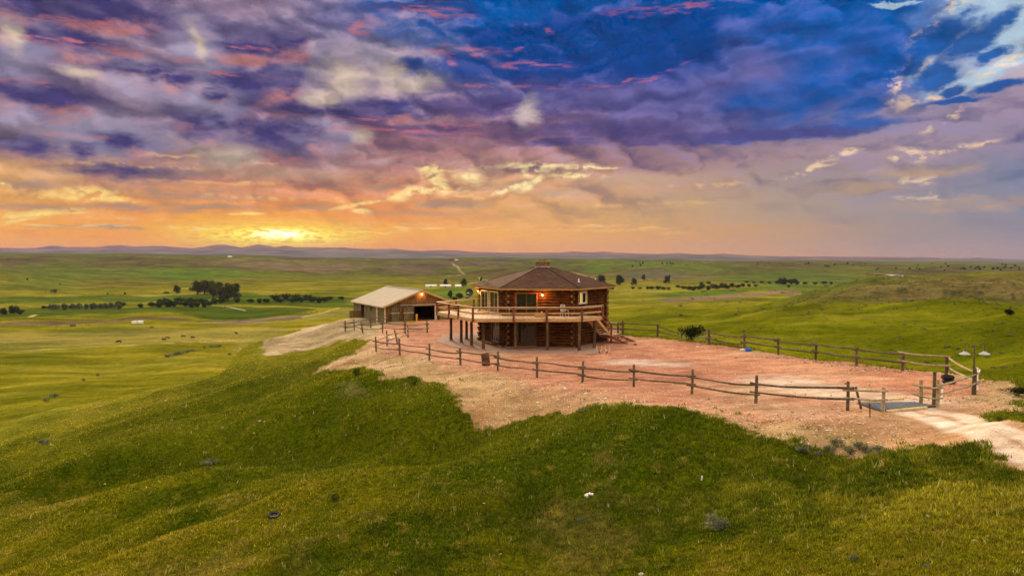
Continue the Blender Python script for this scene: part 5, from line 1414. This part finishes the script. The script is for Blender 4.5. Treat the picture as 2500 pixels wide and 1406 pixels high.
def lobes_tree(h, w_, n, seed, low=.25):
    g = random.Random(seed); L = []
    for i in range(n):
        a = g.uniform(0, 6.28); t = g.random(); rr = w_ * .5 * (1 - t * .55) * g.uniform(.25, .75)
        s_ = w_ * g.uniform(.16, .30)
        L.append((math.cos(a) * rr, math.sin(a) * rr, h * (low + .12 + (1 - low - .24) * t), s_, s_, s_ * g.uniform(.8, 1.25)))
    L.append((0, 0, h * .55, w_ * .3, w_ * .3, h * .28))
    return L
def lobes_bush(h, w_, n, seed):
    g = random.Random(seed); L = []
    for i in range(n):
        a = g.uniform(0, 6.28); rr = w_ * .36 * math.sqrt(g.random()); s_ = w_ * g.uniform(.16, .26)
        L.append((math.cos(a) * rr, math.sin(a) * rr, h * g.uniform(.35, .66), s_, s_, h * g.uniform(.26, .42)))
    return L
PROTO = {
 'cottonwood_a': plant('cottonwood_tree', lobes_tree(10, 9, 11, 1, .14), 2300, .38, 11, 'leaf', (6.5, .45)),
 'cottonwood_b': plant('cottonwood_tree', lobes_tree(10, 8, 9, 2, .12), 2000, .38, 12, 'leaf', (6.5, .4)),
 'darktree': plant('round_tree', lobes_tree(10, 10, 10, 3, .10), 2400, .42, 13, 'willow', (5, .4)),
 'willow_a': plant('willow_bush', lobes_bush(4, 6.2, 9, 4), 900, .34, 14, 'willow', None, 'bush'),
 'willow_b': plant('willow_bush', lobes_bush(4, 5.6, 7, 5), 800, .34, 15, 'willow', None, 'bush'),
 'silver_a': plant('silver_bush', lobes_bush(4, 5, 8, 6), 900, .30, 16, 'silver', None, 'bush'),
 'juniper_a': plant('juniper_tree', lobes_bush(4, 3.8, 7, 7), 700, .26, 17, 'juniper', None, 'tree'),
 'weed_a': plant('weed', lobes_bush(1, 1.2, 12, 27), 1000, .05, 28, 'weedleaf', None, 'weed'),
 'fluffy_a': plant('juniper_tree', lobes_bush(4, 5.4, 15, 31), 1900, .17, 32, 'juniperlight', None, 'bush'),
 'sage_a': plant('sagebrush', lobes_bush(1, 1.5, 8, 8), 900, .055, 18, 'sage', None, 'shrub'),
 'sage_b': plant('sagebrush', lobes_bush(1, 1.9, 9, 9), 900, .06, 19, 'sage', None, 'shrub'),
}
_used = set()
_o1 = 'first second third fourth fifth sixth seventh eighth ninth tenth eleventh twelfth thirteenth fourteenth fifteenth sixteenth seventeenth eighteenth nineteenth twentieth'.split()
def ordw(i):
    if i < 20: return _o1[i]
    if (i + 1) % 10 == 0: return ['thirtieth', 'fortieth', 'fiftieth'][(i + 1) // 10 - 3]
    return ['twenty', 'thirty', 'forty'][(i + 1) // 10 - 2] + '-' + _o1[(i + 1) % 10 - 1]
def put_plant(kind, u, v, hpx, label, group=None, wsc=1.0, cat=None, pos=None):
    p = pos if pos is not None else at(u, v)
    d = p.y
    base = {'cottonwood_a': 10, 'cottonwood_b': 10, 'darktree': 10}.get(kind, 4 if not (kind.startswith('sage') or kind.startswith('weed')) else 1)
    s_ = hpx * d / F / base
    src = PROTO[kind]; rz = rnd.uniform(0, 6.28)
    sc3 = (s_ * wsc, s_ * wsc, s_)
    if kind not in _used:
        _used.add(kind); o = src; o.location = p; o.rotation_euler = (0, 0, rz); o.scale = sc3; o['label'] = label
        if group: o['group'] = group
    else:
        o = dup(src, p, rz, sc3, label, group)
        if not group and 'group' in o: del o['group']
    if cat: o['category'] = cat
    return o
CW = 'cottonwoods in the left valley grove'
for i, (u, v, h, k) in enumerate([(482,719,32,'a'),(500,717,33,'b'),(516,718,31,'a'),(533,721,32,'b'),(520,727,30,'a'),(543,735,36,'b'),(556,736,42,'a'),(573,732,40,'b')]):
    labs = ['leftmost broad cottonwood of the valley grove', 'second cottonwood from the left in the valley grove', 'third cottonwood from the left in the valley grove', 'cottonwood behind the middle of the valley grove', 'loose pale cottonwood at the middle front of the valley grove', 'cottonwood left of the tallest one in the valley grove', 'tallest cottonwood at the right of the valley grove', 'rightmost cottonwood of the valley grove']
    put_plant('cottonwood_' + k, u, v, h, labs[i], CW, 1.2)
put_plant('cottonwood_a', 432, 718, 21, 'lone cottonwood just left of the valley grove', None, 1.1)
put_plant('darktree', 1088, 698, 16, 'round dark tree beside the long white farm roofs', None, .75)
put_plant('darktree', 1132, 699, 18, 'round dark tree right of the pale slanting shed behind the barn', None, 1.1)
for u, v, h, w_, lab in ((1467,694,22,1.2,'broad grey-green tree just right of the house roof'), (1513,696,23,1.25,'largest dark tree right of the house'), (1548,697,17,1.0,'round dark tree second past the house'), (1571,684,13,.9,'small tree below the bare hills right of the house'), (1628,692,18,1.0,'round tree alone at the right of the tree row'), (1634,680,9,.8,'tiny dark tree above the tree row')):
    put_plant('darktree', u, v, h, lab, 'trees along the valley beyond the house', w_)
WG = 'dark willow bushes along the creek'
wl = [(345,751,11),(372,749,13),(386,750,15),(400,744,18),(413,749,18),(427,749,17),(438,743,19),(452,749,16),(466,750,15),(480,749,13),(497,749,14),(512,747,13),(470,742,16),(495,741,14),(520,742,15),(537,740,13),(578,738,12),(612,739,11),(632,739,12),(652,739,12),(672,733,16),(686,739,13),(698,731,16),(712,739,14),(724,732,15),(738,738,15),(750,732,14),(764,738,15),(778,739,15),(792,737,13),(806,731,9),(833,731,9)]
for i, (u, v, h) in enumerate(sorted(wl)):
    put_plant('willow_a' if i % 2 else 'willow_b', u, v + 1, h, 'dark willow bush, %s from the left along the creek below the grove' % ordw(i), WG, 1.15)
for u, v, h, wd_ in ((12,768,16,'left-hand'),(30,766,20,'tallest'),(48,768,13,'right-hand')):
    put_plant('willow_b', u, v, h, wd_ + ' dark willow bush of the clump at the far left edge', 'willow clump at the far left', 1.1)
for i in range(13):
    put_plant('silver_a', 124 + i * 13.6, 757 - i * .25, 15.5 + (i % 3), 'silver-green bush, %s from the left in the long pale valley hedge' % ordw(i), 'silver bushes in the long hedge', 1.05)
put_plant('willow_a', 295, 753, 18, 'dark bush at the right end of the silver hedge', None, .8); put_plant('willow_a', 108, 755, 9, 'low dark bush at the left end of the silver hedge', None, .9)
put_plant('willow_a', 404, 717, 5, 'low dark hedge bush left of the lone cottonwood', None, 2.2)
for u, v, h, lab in ((262,719,5,'tiny dark bush on the pale meadow above the silver hedge'),(305,719,7,'small dark bush at the edge of the mown valley meadow'),(67,684,6,'small dark tree high on the left hillside'),(20,635,4,'speck of dark tree near the left skyline'),(147,695,4,'tiny dark shrub low on the left hillside')):
    put_plant('juniper_a', u, v, h, lab, None, 1.1)
put_plant('silver_a', 130, 715, 11, 'pale bush alone at the foot of the left hillside', None, 1.2)
for u, v, h, lab in ((1099,728,18,'tall dark bush beyond the right end of the barn roof'),(1122,730,15,'bush beyond the satellite dish and the barn'),(1112,735,11,'low bush between the barn roof and the dish'),(1142,736,10,'low bush just left of the house corner')):
    put_plant('darktree' if h == 18 else 'willow_a', u, v, h, lab, 'bushes between barn and house', .9)
RG = 'green willow bushes in the far right valley'
wr = [(1545,706,6),(1562,706,5),(1580,706,7),(1592,707,8),(1606,707,9),(1620,708,8),(1632,708,7),(1655,703,7),(1668,706,8),(1680,708,10),(1692,709,9),(1705,708,11),(1716,703,10),(1728,708,11),(1740,704,11),(1752,707,12),(1764,703,12),(1776,706,11),(1788,701,10),(1800,703,9),(1815,700,8),(1830,700,7),(1845,700,6),(1712,695,7),(1730,694,7),(1822,691,6),(1840,692,5),(1860,692,6),(1878,693,6),(1902,694,9),(1914,695,17),(1930,695,15),(1945,695,9),(1965,695,7),(1990,695,7),(2010,694,8),(2030,694,6)]
for i, (u, v, h) in enumerate(sorted(wr)):
    put_plant('willow_a' if i % 2 else 'willow_b', u, v, h, 'green willow bush, %s from the left in the far valley beyond the house' % ordw(i), RG, 1.25)
put_plant('willow_b', 1926, 702, 7, 'lone dark round bush in the bright green far field', None, .9)
put_plant('juniper_a', 2467, 771, 21, 'dark round juniper on the right-hand slope', None, 1.25)
o = put_plant('fluffy_a', 1689, 833, 42, 'dark spreading juniper bush right behind the back fence', None, 1.1, 'bush')
o = put_plant('fluffy_a', 2487, 966, 24, 'dark low bush at the right edge below the lamp post', None, 1.5, 'bush')
jr = random.Random(5); JG = 'junipers dotting the far right hills'
for i in range(64):
    u = jr.choice([jr.uniform(1840, 2120), jr.uniform(2080, 2500), jr.uniform(2280, 2500), jr.uniform(1540, 1700)])
    v = jr.uniform(641, 652) if u < 2100 else jr.uniform(644, 660)
    if u > 2280 and jr.random() < .6: v = jr.uniform(653, 661)
    p = hit(u, v, ground)
    if p is None or p[1] > 2300: continue
    put_plant('juniper_a', u, v, jr.uniform(2.5, 5.5) + (1.5 if u > 2280 else 0), 'small dark juniper scattered on the far right hills', JG, 1.3)
SG = 'grey sagebrush on the left slope'
for i, (u, v, h, w_) in enumerate(sorted(((410,872,9,1.6),(425,868,10,1.5),(440,866,10,1.6),(456,862,9,1.5),(470,858,7,1.3),(500,850,7,1.3),(515,848,7,1.4),(533,847,8,1.5),(112,980,9,1.2),(133,970,12,1.3),(205,930,7,1.3),(240,918,7,1.3),(560,866,5,1.5),(370,800,4,2)))):
    put_plant('sage_a', u, v, h, 'low grey sagebrush, %s from the left on the far left grass slope' % ordw(i), SG, w_)
for u, v, h, w_, lab, k in ((1745,1288,32,1.2,'largest grey sagebrush clump in the right foreground grass','b'),(512,1138,20,1.2,'grey sagebrush clump in the left foreground grass','b'),(104,1086,16,1.3,'small grey-green sagebrush low on the left slope','a'),(818,1222,26,1.1,'bushy weed with yellow tips in the foreground grass','w'),(1420,1275,14,1.2,'faint grey sagebrush right of the pale bone','a'),(2087,1368,16,1.3,'small sagebrush near the lower right grass edge','a'),(2262,1385,14,1.3,'pale sage tuft at the lower right of the grass','a'),(1425,1005,9,2.0,'brown scrubby tuft on the dirt bank before the fence','a'),(870,915,24,1.6,'leafy green weed clump on the left dirt bank','w'),(1010,940,18,1.6,'green weed clump on top of the grassy mound','w'),(2440,1028,16,2,'green weed clump on the small grass patch by the road','w')):
    if k == 'w': put_plant('weed_a', u, v, h * .8, lab, None, 1.1, 'weed')
    else: put_plant('sage_' + k, u, v, h, lab, None, w_)
for i in range(9):
    put_plant('sage_a', 1952 + i * 24 + jr.uniform(-8, 8), 1098 + jr.uniform(-8, 26), jr.uniform(14, 24), 'silvery sage plant, %s from the left at the dirt edge below the cattle guard' % ordw(i), 'silvery sage along the dirt edge', 1.1)
SR = 'sagebrush on the right-hand slopes'
for i in range(110):
    u = jr.uniform(1650, 2500); v = jr.uniform(790, 930) if jr.random() < .6 else jr.uniform(700, 770)
    if v > 790 and jr.random() < .6: u = jr.uniform(2150, 2500)
    p = hit(u, v, ground)
    if p is None or sdf(np.array([p[0]]), np.array([p[1]]), DIRTW)[0] > -2: continue
    put_plant('sage_b' if i % 2 else 'sage_a', u, v, jr.uniform(2.5, 6), 'low grey sagebrush scattered over the right-hand slopes', SR, 1.5)
for k in PROTO:
    if k not in _used: bpy.data.objects.remove(PROTO[k])

g = np.random.default_rng(21); n = 9000
aa = g.uniform(.10, .66, n); rr_ = np.exp(g.uniform(math.log(62), math.log(430), n)); X_ = np.sin(aa) * rr_; Y_ = np.cos(aa) * rr_
onhill = sstep(0.34, 0.42, aa) * sstep(235, 290, rr_); keep = (g.random(n) < .06 + .94 * onhill) & (sdf(X_, Y_, DIRTW) < -3) & (fbm(X_, Y_, 14, 3, 93) > -.12)
X_, Y_, rr_ = X_[keep], Y_[keep], rr_[keep]; n = len(X_); Z_ = ground(X_, Y_)
V = []; Fm = []; k_ = 9
d_ = g.normal(size=(n, k_, 3)); d_ /= np.linalg.norm(d_, axis=2)[..., None]; s_ = g.uniform(.25, .8, n) * (rr_ / 330) ** .6
c_ = np.stack([X_, Y_, Z_], -1)[:, None] + d_ * np.array([1, 1, .45]) * s_[:, None, None] * .9 + np.array([0, 0, .25]) * s_[:, None, None]
a1 = g.normal(size=(n, k_, 3)); a1 /= np.linalg.norm(a1, axis=2)[..., None]; a2 = np.cross(a1, g.normal(size=(n, k_, 3))); a2 /= np.linalg.norm(a2, axis=2)[..., None]
q_ = np.stack([c_ - a1 * s_[:, None, None] * .4, c_ + a2 * s_[:, None, None] * .35, c_ + a1 * s_[:, None, None] * .4], 2).reshape(-1, 3)
kindset(np_mesh('scrub', q_, np.arange(len(q_)).reshape(-1, 3), M['scrubleaf'], smooth=False), 'stuff')

# ---- cattle
cow = thing('cow', '', 'cow'); rr = random.Random(2)
bmv = MB()
def cowmesh(graze):
    """one skinned body: chest, belly, neck, head, tail and jointed legs"""
    me = bpy.data.meshes.new('body'); V = []; Ed = []; Rd = []
    def add(p, r_, par=None):
        V.append(p); Rd.append(r_)
        if par is not None: Ed.append((par, len(V) - 1))
        return len(V) - 1
    hip = add((-.75, 0, 1.08), (.30, .33)); mid = add((-.1, 0, 1.02), (.34, .40), hip); ch_ = add((.55, 0, 1.06), (.30, .36), mid)
    if graze: nk = add((.95, 0, .92), (.17, .20), ch_); hd = add((1.22, 0, .50), (.13, .14), nk); mz = add((1.36, 0, .22), (.09, .09), hd)
    else: nk = add((.98, 0, 1.28), (.17, .20), ch_); hd = add((1.28, 0, 1.42), (.13, .14), nk); mz = add((1.55, 0, 1.26), (.09, .09), hd)
    for s_ in (-1, 1): add((V[hd][0] - .04, s_ * .22, V[hd][2] + .08), (.03, .05), hd)
    tl = add((-1.04, 0, 1.15), (.05, .05), hip); add((-1.12, 0, .62), (.025, .025), tl)
    for s_ in (-1, 1):
        k = add((-.72, s_ * .20, .85), (.15, .17), hip); k2 = add((-.60, s_ * .21, .68), (.10, .11), k); k3 = add((-.82, s_ * .21, .42), (.06, .06), k2); k4 = add((-.78, s_ * .21, .06), (.055, .055), k3)
        k = add((.52, s_ * .19, .80), (.12, .13), ch_); k2 = add((.54, s_ * .19, .42), (.06, .07), k); k4 = add((.52, s_ * .19, .06), (.05, .055), k2)
    me.from_pydata(V, Ed, []); o = bpy.data.objects.new('body', me); COL.objects.link(o)
    sk = o.modifiers.new('s', 'SKIN'); sv = me.skin_vertices[0].data
    for i, r_ in enumerate(Rd): sv[i].radius = r_; sv[i].use_root = (i == 0)
    o.modifiers.new('ss', 'SUBSURF').levels = 1; o.modifiers['ss'].render_levels = 1
    me.materials.append(M['hide']); return o
b1 = cowmesh(True); b2 = cowmesh(False)
bpy.data.objects.remove(cow)
for b_ in (b1, b2):
    dg = bpy.context.evaluated_depsgraph_get(); me = bpy.data.meshes.new_from_object(b_.evaluated_get(dg)); b_.modifiers.clear(); b_.data = me
    if not me.materials: me.materials.append(M['hide'])
CG_ = 'black cattle grazing in the valley pasture'
for i, (u, v, rz, src, lab) in enumerate(((290,838,185,b1,'nearest black cow, side-on, alone at the left of the herd'),(400,832,60,b1,'black cow grazing end-on, front one of the left pair'),(409,828,20,b1,'black cow grazing, rear one of the left pair'),(447,824,15,b1,'black cow grazing alone between the pairs'),(470,827,50,b1,'black cow grazing, front right of the herd'),(577,817,170,b2,'black cow farthest right, standing on the pale grass'))):
    p = at(u, v); o = src.copy(); COL.objects.link(o); o.name = 'cow'; o.location = p; o.rotation_euler = (0, 0, R(rz)); s_ = 1.0 if i == 0 else .85; o.scale = (s_, s_, s_)
    tag(o, lab, 'cow', CG_)
bpy.data.objects.remove(b1); bpy.data.objects.remove(b2)

# ---- far farm things
def shed(name, label, u, v, wpx, hpx, depth, mat, roofm, cat='building', roofh=.45, rz=0.0, group=None):
    p = at(u, v); k = p.y / F; w_ = wpx * k; h = hpx * k
    t = thing(name, label, cat, p, rz, group)
    m = MB(); m.box((0, depth / 2, h * (1 - roofh) / 2 - .3), (w_, depth, h * (1 - roofh) + .6)); m.build('wall', mat, t)
    m = MB(); z0 = h * (1 - roofh); e = w_ / 2 + .3
    m.add([(-e, -.3, z0), (e, -.3, z0), (e, depth + .3, z0), (-e, depth + .3, z0), (-e, depth / 2, h), (e, depth / 2, h)], [(0, 1, 5, 4), (2, 3, 4, 5), (0, 4, 3), (1, 2, 5), (3, 2, 1, 0)]); m.build('roof', roofm, t)
    m = MB(); m.box((0, -.03, h * .22), (w_ * .12, .06, h * .42)); m.build('door', 'support', t)
    return t
shed('farm_shed', 'long low white-roofed farm shed beyond the barn', 1087, 701, 26, 6, 8, 'cap', 'white')
shed('farm_shed', 'low white farm sheds left of the round dark tree', 1052, 700, 26, 5, 7, 'white', 'white')
shed('farm_shed', 'small pale slanting shed behind the barn and house', 1118, 702, 14, 7, 9, 'cap', 'white')
shed('ranch_house', 'tiny maroon ranch building near the skyline left of the chimney', 1102, 635, 9, 3.4, 9, 'rust', 'rust')
shed('farm_shed', 'white sliver of a shed beside the tiny maroon ranch', 1114, 635.5, 8, 2, 7, 'white', 'white')
shed('hilltop_shed', 'tiny white-roofed shed on the skyline under the sunset', 560, 629, 8, 4, 9, 'cap', 'white')
shed('farm_barn', 'dark-roofed far barn with pale wall on the right skyline', 2199, 674, 15, 5, 14, 'white', 'black')
shed('farm_shed', 'pale flat roof left of the far right barn', 2150, 671, 26, 3, 10, 'plankgrey', 'plankgrey')
shed('farm_shed', 'pale slip of a roof behind the house roof on the left', 1177, 697, 16, 3, 8, 'white', 'white')
for u, v, w_, h, lab in ((328,791,11,7,'left of the two white stock tanks in the pasture'), (343,791,12,8,'right of the two white stock tanks in the pasture')):
    p = at(u, v); k = p.y / F; t = thing('stock_tank', lab, 'tank', p, 0, 'white tanks in the pasture')
    m = MB(); m.box((0, 0, h * k * .5 + .1), (w_ * k, 1.6, h * k)); m.build('tank', 'white', t, bevel=.25)
    m = MB(); m.box((-w_ * k * .3, 0, .1), (.2, 1.5, .3)); m.box((w_ * k * .3, 0, .1), (.2, 1.5, .3)); m.build('skid', 'black', t)
p = at(178, 797); t = thing('feed_rack', 'dark slatted cattle feeder in the left pasture', 'feeder', p)
m = MB()
for i in range(7): m.box((-1.3 + i * .43, -.6, .7), (.12, .1, 1.5)); m.box((-1.3 + i * .43, .6, .7), (.12, .1, 1.5))
m.build('slats', 'fence', t)
m = MB(); m.box((0, 0, .45), (2.7, 1.1, .6)); m.build('trough', 'support', t)
for u, v, lab in ((137,801,'left post of the left pair near the dark feeder'),(142,801,'right post of the left pair near the dark feeder'),(210,796,'left post of the right pair near the dark feeder'),(217,796,'right post of the right pair near the dark feeder')):
    p = at(u, v); m = MB(); m.tube([(0, 0, -.2), (0, 0, 1.7)], .13, 6); o = m.build('wooden_post', 'fence'); o.location = p; tag(o, lab, 'post', 'posts around the feeder')
PG = 'thin power poles across the valley'
pole = None
for i, (u, v, h) in enumerate(sorted(((1570,739,22),(1745,733,20),(112,720,14),(136,722,10),(267,721,12),(405,716,10),(1935,720,13),(744,686,8),(1428,632,7),(1516,634,8),(1729,640,8)))):
    p = hit(u, v, ground)
    if p is None: continue
    p = at(u, v); hh = h * p.y / F
    t = thing('power_pole', 'thin wooden power pole, %s from the left across the far valley' % ordw(i), 'power pole', p, rnd.uniform(-.5, .5), PG)
    rd_ = max(.14, .28 * p.y / F)
    m = MB(); m.tube([(0, 0, -.3), (0, 0, hh)], [rd_, rd_ * .7], 6); m.build('pole', 'support', t)
    m = MB(); m.box((0, 0, hh * .9), (hh * .16, .16, .16)); m.build('crossarm', 'support', t)

# ---- rocks and the pale bone
RG2 = 'pale stones in the foreground grass'
def rock(p, s_, seed, label, group=None, flat=.5, mat='rock'):
    g = random.Random(seed); m = MB(); n = 9; prof = []
    vs = []; fs = []
    for i, (rr_, hh) in enumerate(((.9, -.3), (1, .15), (.75, .6), (.3, .85))):
        for k in range(n):
            a = 6.283 * k / n; q = rr_ * s_ * g.uniform(.75, 1.2); vs.append((q * math.cos(a), q * .8 * math.sin(a), hh * s_ * flat * g.uniform(.85, 1.15)))
    for i in range(3):
        for k in range(n): a = i * n + k; b_ = i * n + (k + 1) % n; fs.append((a, b_, b_ + n, a + n))
    fs.append(tuple(3 * n + k for k in range(n)))
    m.add(vs, fs); o = m.build('stone', mat, smooth=False); o.location = p; o.rotation_euler = (0, 0, g.uniform(0, 6)); tag(o, label, 'stone', group); return o
p = at(1437, 1212); t = thing('weathered_bone', 'pale broken bone chunk lying in the centre foreground grass', 'bone', p, .4)
m = MB(); m.tube([(-.16, 0, .05), (-.05, .03, .10), (.08, .0, .09), (.17, -.03, .07)], [.05, .035, .05, .06], 8); m.tube([(.05, 0, .09), (.10, .10, .12)], [.04, .02], 6); m.tube([(-.06, 0, .08), (-.12, -.10, .05)], [.035, .05], 6); m.build('shaft', 'bone', t, smooth=True)
for i, (u, v, s_) in enumerate([(1388,1185,.07),(1221,1352,.07),(1181,1228,.06),(1461,1290,.06),(1566,1402,.11),(1967,1146,.09),(635,1028,.16),(647,1029,.12),(720,1016,.12),(620,1057,.10),(565,1033,.08),(256,1181,.10),(205,1233,.08),(225,1250,.08),(629,1175,.05),(463,1206,.05),(522,1152,.06),(612,1094,.06),(843,1296,.07),(195,1353,.06),(246,991,.14),(2297,1180,.10),(2342,1177,.13),(2265,1260,.09),(2276,1250,.09),(2384,1321,.10),(2330,1185,.07),(405,978,.14),(707,1102,.08),(845,1062,.1),(1144,1029,.12),(1465,990,.16),(956,955,.12),(1145,1302,.05),(1040,1280,.05),(845,1063,.05),(2218,1037,.10),(2226,1041,.08),(1960,1255,.06)]):
    rock(at(u, v), s_, i, 'small pale stone lying in the grass', RG2)
# loose white stones over the gravel bank: nobody could count them
g = np.random.default_rng(3); n = 30000
rrr = 20 / (1 - g.random(n) * (1 - 20 / 62.0)); aaa = g.uniform(R(-13), R(38), n)
X_ = np.sin(aaa) * rrr; Y_ = np.cos(aaa) * rrr
d1 = sdf(X_, Y_, DIRTW); d2 = sdf(X_, Y_, PADW)
band = np.exp(-((d2 + .2) / 2.6) ** 2) + .10
clm = fbm(X_, Y_, 5, 3, 91)
keep = (d1 > .2) & (g.random(n) < band * (.35 + 1.3 * np.clip(clm + .3, 0, 1))) & (np.minimum(polyline_d(X_, Y_, ROADL), polyline_d(X_, Y_, ROADR)) > 1.4)
X_, Y_, rrr = X_[keep], Y_[keep], rrr[keep]; n = len(X_)
Z_ = ground(X_, Y_); s_ = g.uniform(.014, .042, n) * (rrr / 32) ** .6 * np.where(g.random(n) < .06, 1.8, 1)
oc = np.array([(1, 0, 0), (0, 1, 0), (-1, 0, 0), (0, -1, 0), (0, 0, .8), (0, 0, -.4)])
V = (oc[None] * g.uniform(.6, 1.4, (n, 6, 1))) * s_[:, None, None] * np.array([1.3, 1, 1]) + np.stack([X_, Y_, Z_ + s_ * .35], -1)[:, None]
fcs = np.array([(0, 1, 4), (1, 2, 4), (2, 3, 4), (3, 0, 4), (1, 0, 5), (2, 1, 5), (3, 2, 5), (0, 3, 5)])
FF = (fcs[None] + (np.arange(n) * 6)[:, None, None]).reshape(-1, 3)
mst, nts_, bst = newmat('scattered_stone'); geo = nts_.nodes.new('ShaderNodeNewGeometry')
put(nts_, bst.inputs['Base Color'], ramp(nts_, S(nts_, geo.outputs['Random Per Island']), [(0, (.26, .11, .07, 1)), (.35, (.45, .25, .16, 1)), (.6, (.62, .45, .33, 1)), (1, (.80, .68, .56, 1))])); bst.inputs['Roughness'].default_value = .9
kindset(np_mesh('pebbles', V.reshape(-1, 3), FF, mst, smooth=False), 'stuff')

# ---- grass
g = np.random.default_rng(11); n = 420000
r0, r1 = 12.5, 78.0
rr_ = 1 / (1 / r0 - g.random(n) * (1 / r0 - 1 / r1)); aa = g.uniform(R(-38.8), R(38.8), n)
tx = np.sin(aa) * rr_; ty = np.cos(aa) * rr_
# gather into tufts
ox = fbm(tx, ty, .45, 1, 101) * .22; oy = fbm(tx, ty, .45, 1, 102) * .22
tx = tx + ox; ty = ty + oy
d1 = sdf(tx, ty, DIRTW); d3 = sdf(tx, ty, DIRT2W)
med = fbm(tx, ty, 4.2, 4, 6, .6); sm = fbm(tx, ty, 1.1, 3, 7, .6)
edge_ = d1 + (1.0 * med + .55 * sm) * 1.15
dens = .55 + .75 * np.clip(fbm(tx, ty, .8, 2, 103) + .3, 0, 1)
keep = (((edge_ < .15) & (d3 + 1.2 * (med + .5 * sm) < .3) & (g.random(n) < dens)) | ((edge_ >= .15) & (edge_ < 3.2) & (g.random(n) < .16 * np.clip(1.9 - edge_ * .6, 0, 1) * (sm > .12) * (med > -.05)) & (np.minimum(polyline_d(tx, ty, ROADL), polyline_d(tx, ty, ROADR)) > 1.9)))
tx, ty, rr_, edge_ = tx[keep], ty[keep], rr_[keep], edge_[keep]; n = len(tx)
tz = ground(tx, ty); nr_ = sstep(70, 35, rr_); tz += nr_ * (edge_ < .15) * np.abs(fbm(tx, ty, .55, 2, 51)) * .10
tc_, td, td2, tg_, tr_ = zones(tx, ty, tz)
tc_ = np.where((edge_ > -.2)[:, None], DGREEN * 1.1 + OLIVE * .25, tc_)
gold = sstep(0, 1, (4.5 - polyline_d(tx, ty, GOLDW)) / 4.5); lip = sstep(-1.6, 0, edge_)
hgt = (.045 + .06 * g.random(n) ** 2) * (1 + .6 * gold + .15 * lip) * (1 + .55 * np.clip(fbm(tx, ty, 2.5, 2, 104), -1, 1)) * (rr_ / 20) ** .45 * sstep(92, 50, rr_)
tall = g.random(n) < .004; hgt = np.where(tall, hgt * 2.1, hgt)
wd = (.011 + .010 * g.random(n)) * (rr_ / 20) ** .8
th = g.uniform(0, 6.283, n); lean = g.uniform(.1, .75, n) * hgt; la = g.uniform(0, 6.283, n)
B0 = np.stack([tx - np.cos(th) * wd, ty - np.sin(th) * wd, tz - .01], -1); B1 = np.stack([tx + np.cos(th) * wd, ty + np.sin(th) * wd, tz - .01], -1)
T0 = np.stack([tx + np.cos(la) * lean, ty + np.sin(la) * lean, tz + hgt], -1)
# three blades per clump
Vs = []; Cs = []
for k in range(3):
    o_ = g.normal(0, .035, (n, 2)) * (rr_ / 20)[:, None]; s2 = g.uniform(.7, 1.25, n)
    a2 = g.uniform(0, 6.283, n); l2 = g.uniform(.1, .8, n) * hgt
    th2 = g.uniform(0, 6.283, n)
    bx, by = tx + o_[:, 0], ty + o_[:, 1]
    Vs.append(np.stack([np.stack([bx - np.cos(th2) * wd, by - np.sin(th2) * wd, tz - .01], -1), np.stack([bx + np.cos(th2) * wd, by + np.sin(th2) * wd, tz - .01], -1), np.stack([bx + np.cos(a2) * l2, by + np.sin(a2) * l2, tz + hgt * s2], -1)], 1))
    br = np.exp(g.normal(0.05, .38, n))[:, None]; yl = (g.random(n) < .10)[:, None]
    cc = tc_ * br * A_(1.95, 1.85, 1.7); cc = np.where(yl, cc * .4 + A_(.34, .30, .05) * .6, cc); cc = np.where(tall[:, None], A_(.42, .36, .12), cc)
    Cs.append(np.repeat(cc[:, None], 3, 1))
V = np.concatenate(Vs).reshape(-1, 3); C_ = np.concatenate(Cs).reshape(-1, 3)
mgm, ntg2, bgm = newmat('grass_blade'); a_ = ntg2.nodes.new('ShaderNodeAttribute'); a_.attribute_name = 'tint'
ntg2.links.new(a_.outputs['Color'], bgm.inputs['Base Color']); bgm.inputs['Roughness'].default_value = .8; bgm.inputs['Specular IOR Level'].default_value = .12
# blades light like the turf they stand in: part of the light passes through them
tr_n = ntg2.nodes.new('ShaderNodeBsdfTranslucent'); ntg2.links.new(a_.outputs['Color'], tr_n.inputs['Color'])
mx = ntg2.nodes.new('ShaderNodeMixShader'); mx.inputs[0].default_value = .4
ou = [x for x in ntg2.nodes if x.type == 'OUTPUT_MATERIAL'][0]
ntg2.links.new(bgm.outputs[0], mx.inputs[1]); ntg2.links.new(tr_n.outputs[0], mx.inputs[2]); ntg2.links.new(mx.outputs[0], ou.inputs['Surface'])
kindset(np_mesh('grass', V, np.arange(len(V)).reshape(-1, 3), mgm, C_.astype(np.float32), smooth=False), 'stuff')
print('grass clumps', n)
# ------------------------------------------------------------------ the air
hz = bpy.data.meshes.new('haze')
x0, x1, y0, y1, z0, z1 = -8500, 8500, -200, 9500, -200, 168
hz.from_pydata([(x, y, z) for z in (z0, z1) for y in (y0, y1) for x in (x0, x1)], [], [(0,1,3,2),(4,6,7,5),(0,4,5,1),(2,3,7,6),(0,2,6,4),(1,5,7,3)])
bq = bmesh.new(); bq.from_mesh(hz); bmesh.ops.recalc_face_normals(bq, faces=bq.faces); bq.to_mesh(hz); bq.free()
hm = bpy.data.materials.new('air'); hm.use_nodes = True; nt = hm.node_tree; nt.nodes.clear()
vp = nt.nodes.new('ShaderNodeVolumePrincipled'); vp.inputs['Color'].default_value = (.40, .38, .66, 1)
vp.inputs['Density'].default_value = 4.6e-5; vp.inputs['Anisotropy'].default_value = 0.15
ho = nt.nodes.new('ShaderNodeOutputMaterial'); nt.links.new(vp.outputs[0], ho.inputs['Volume'])
hz.materials.append(hm)
hzo = bpy.data.objects.new('haze', hz); COL.objects.link(hzo); hzo['kind'] = 'stuff'
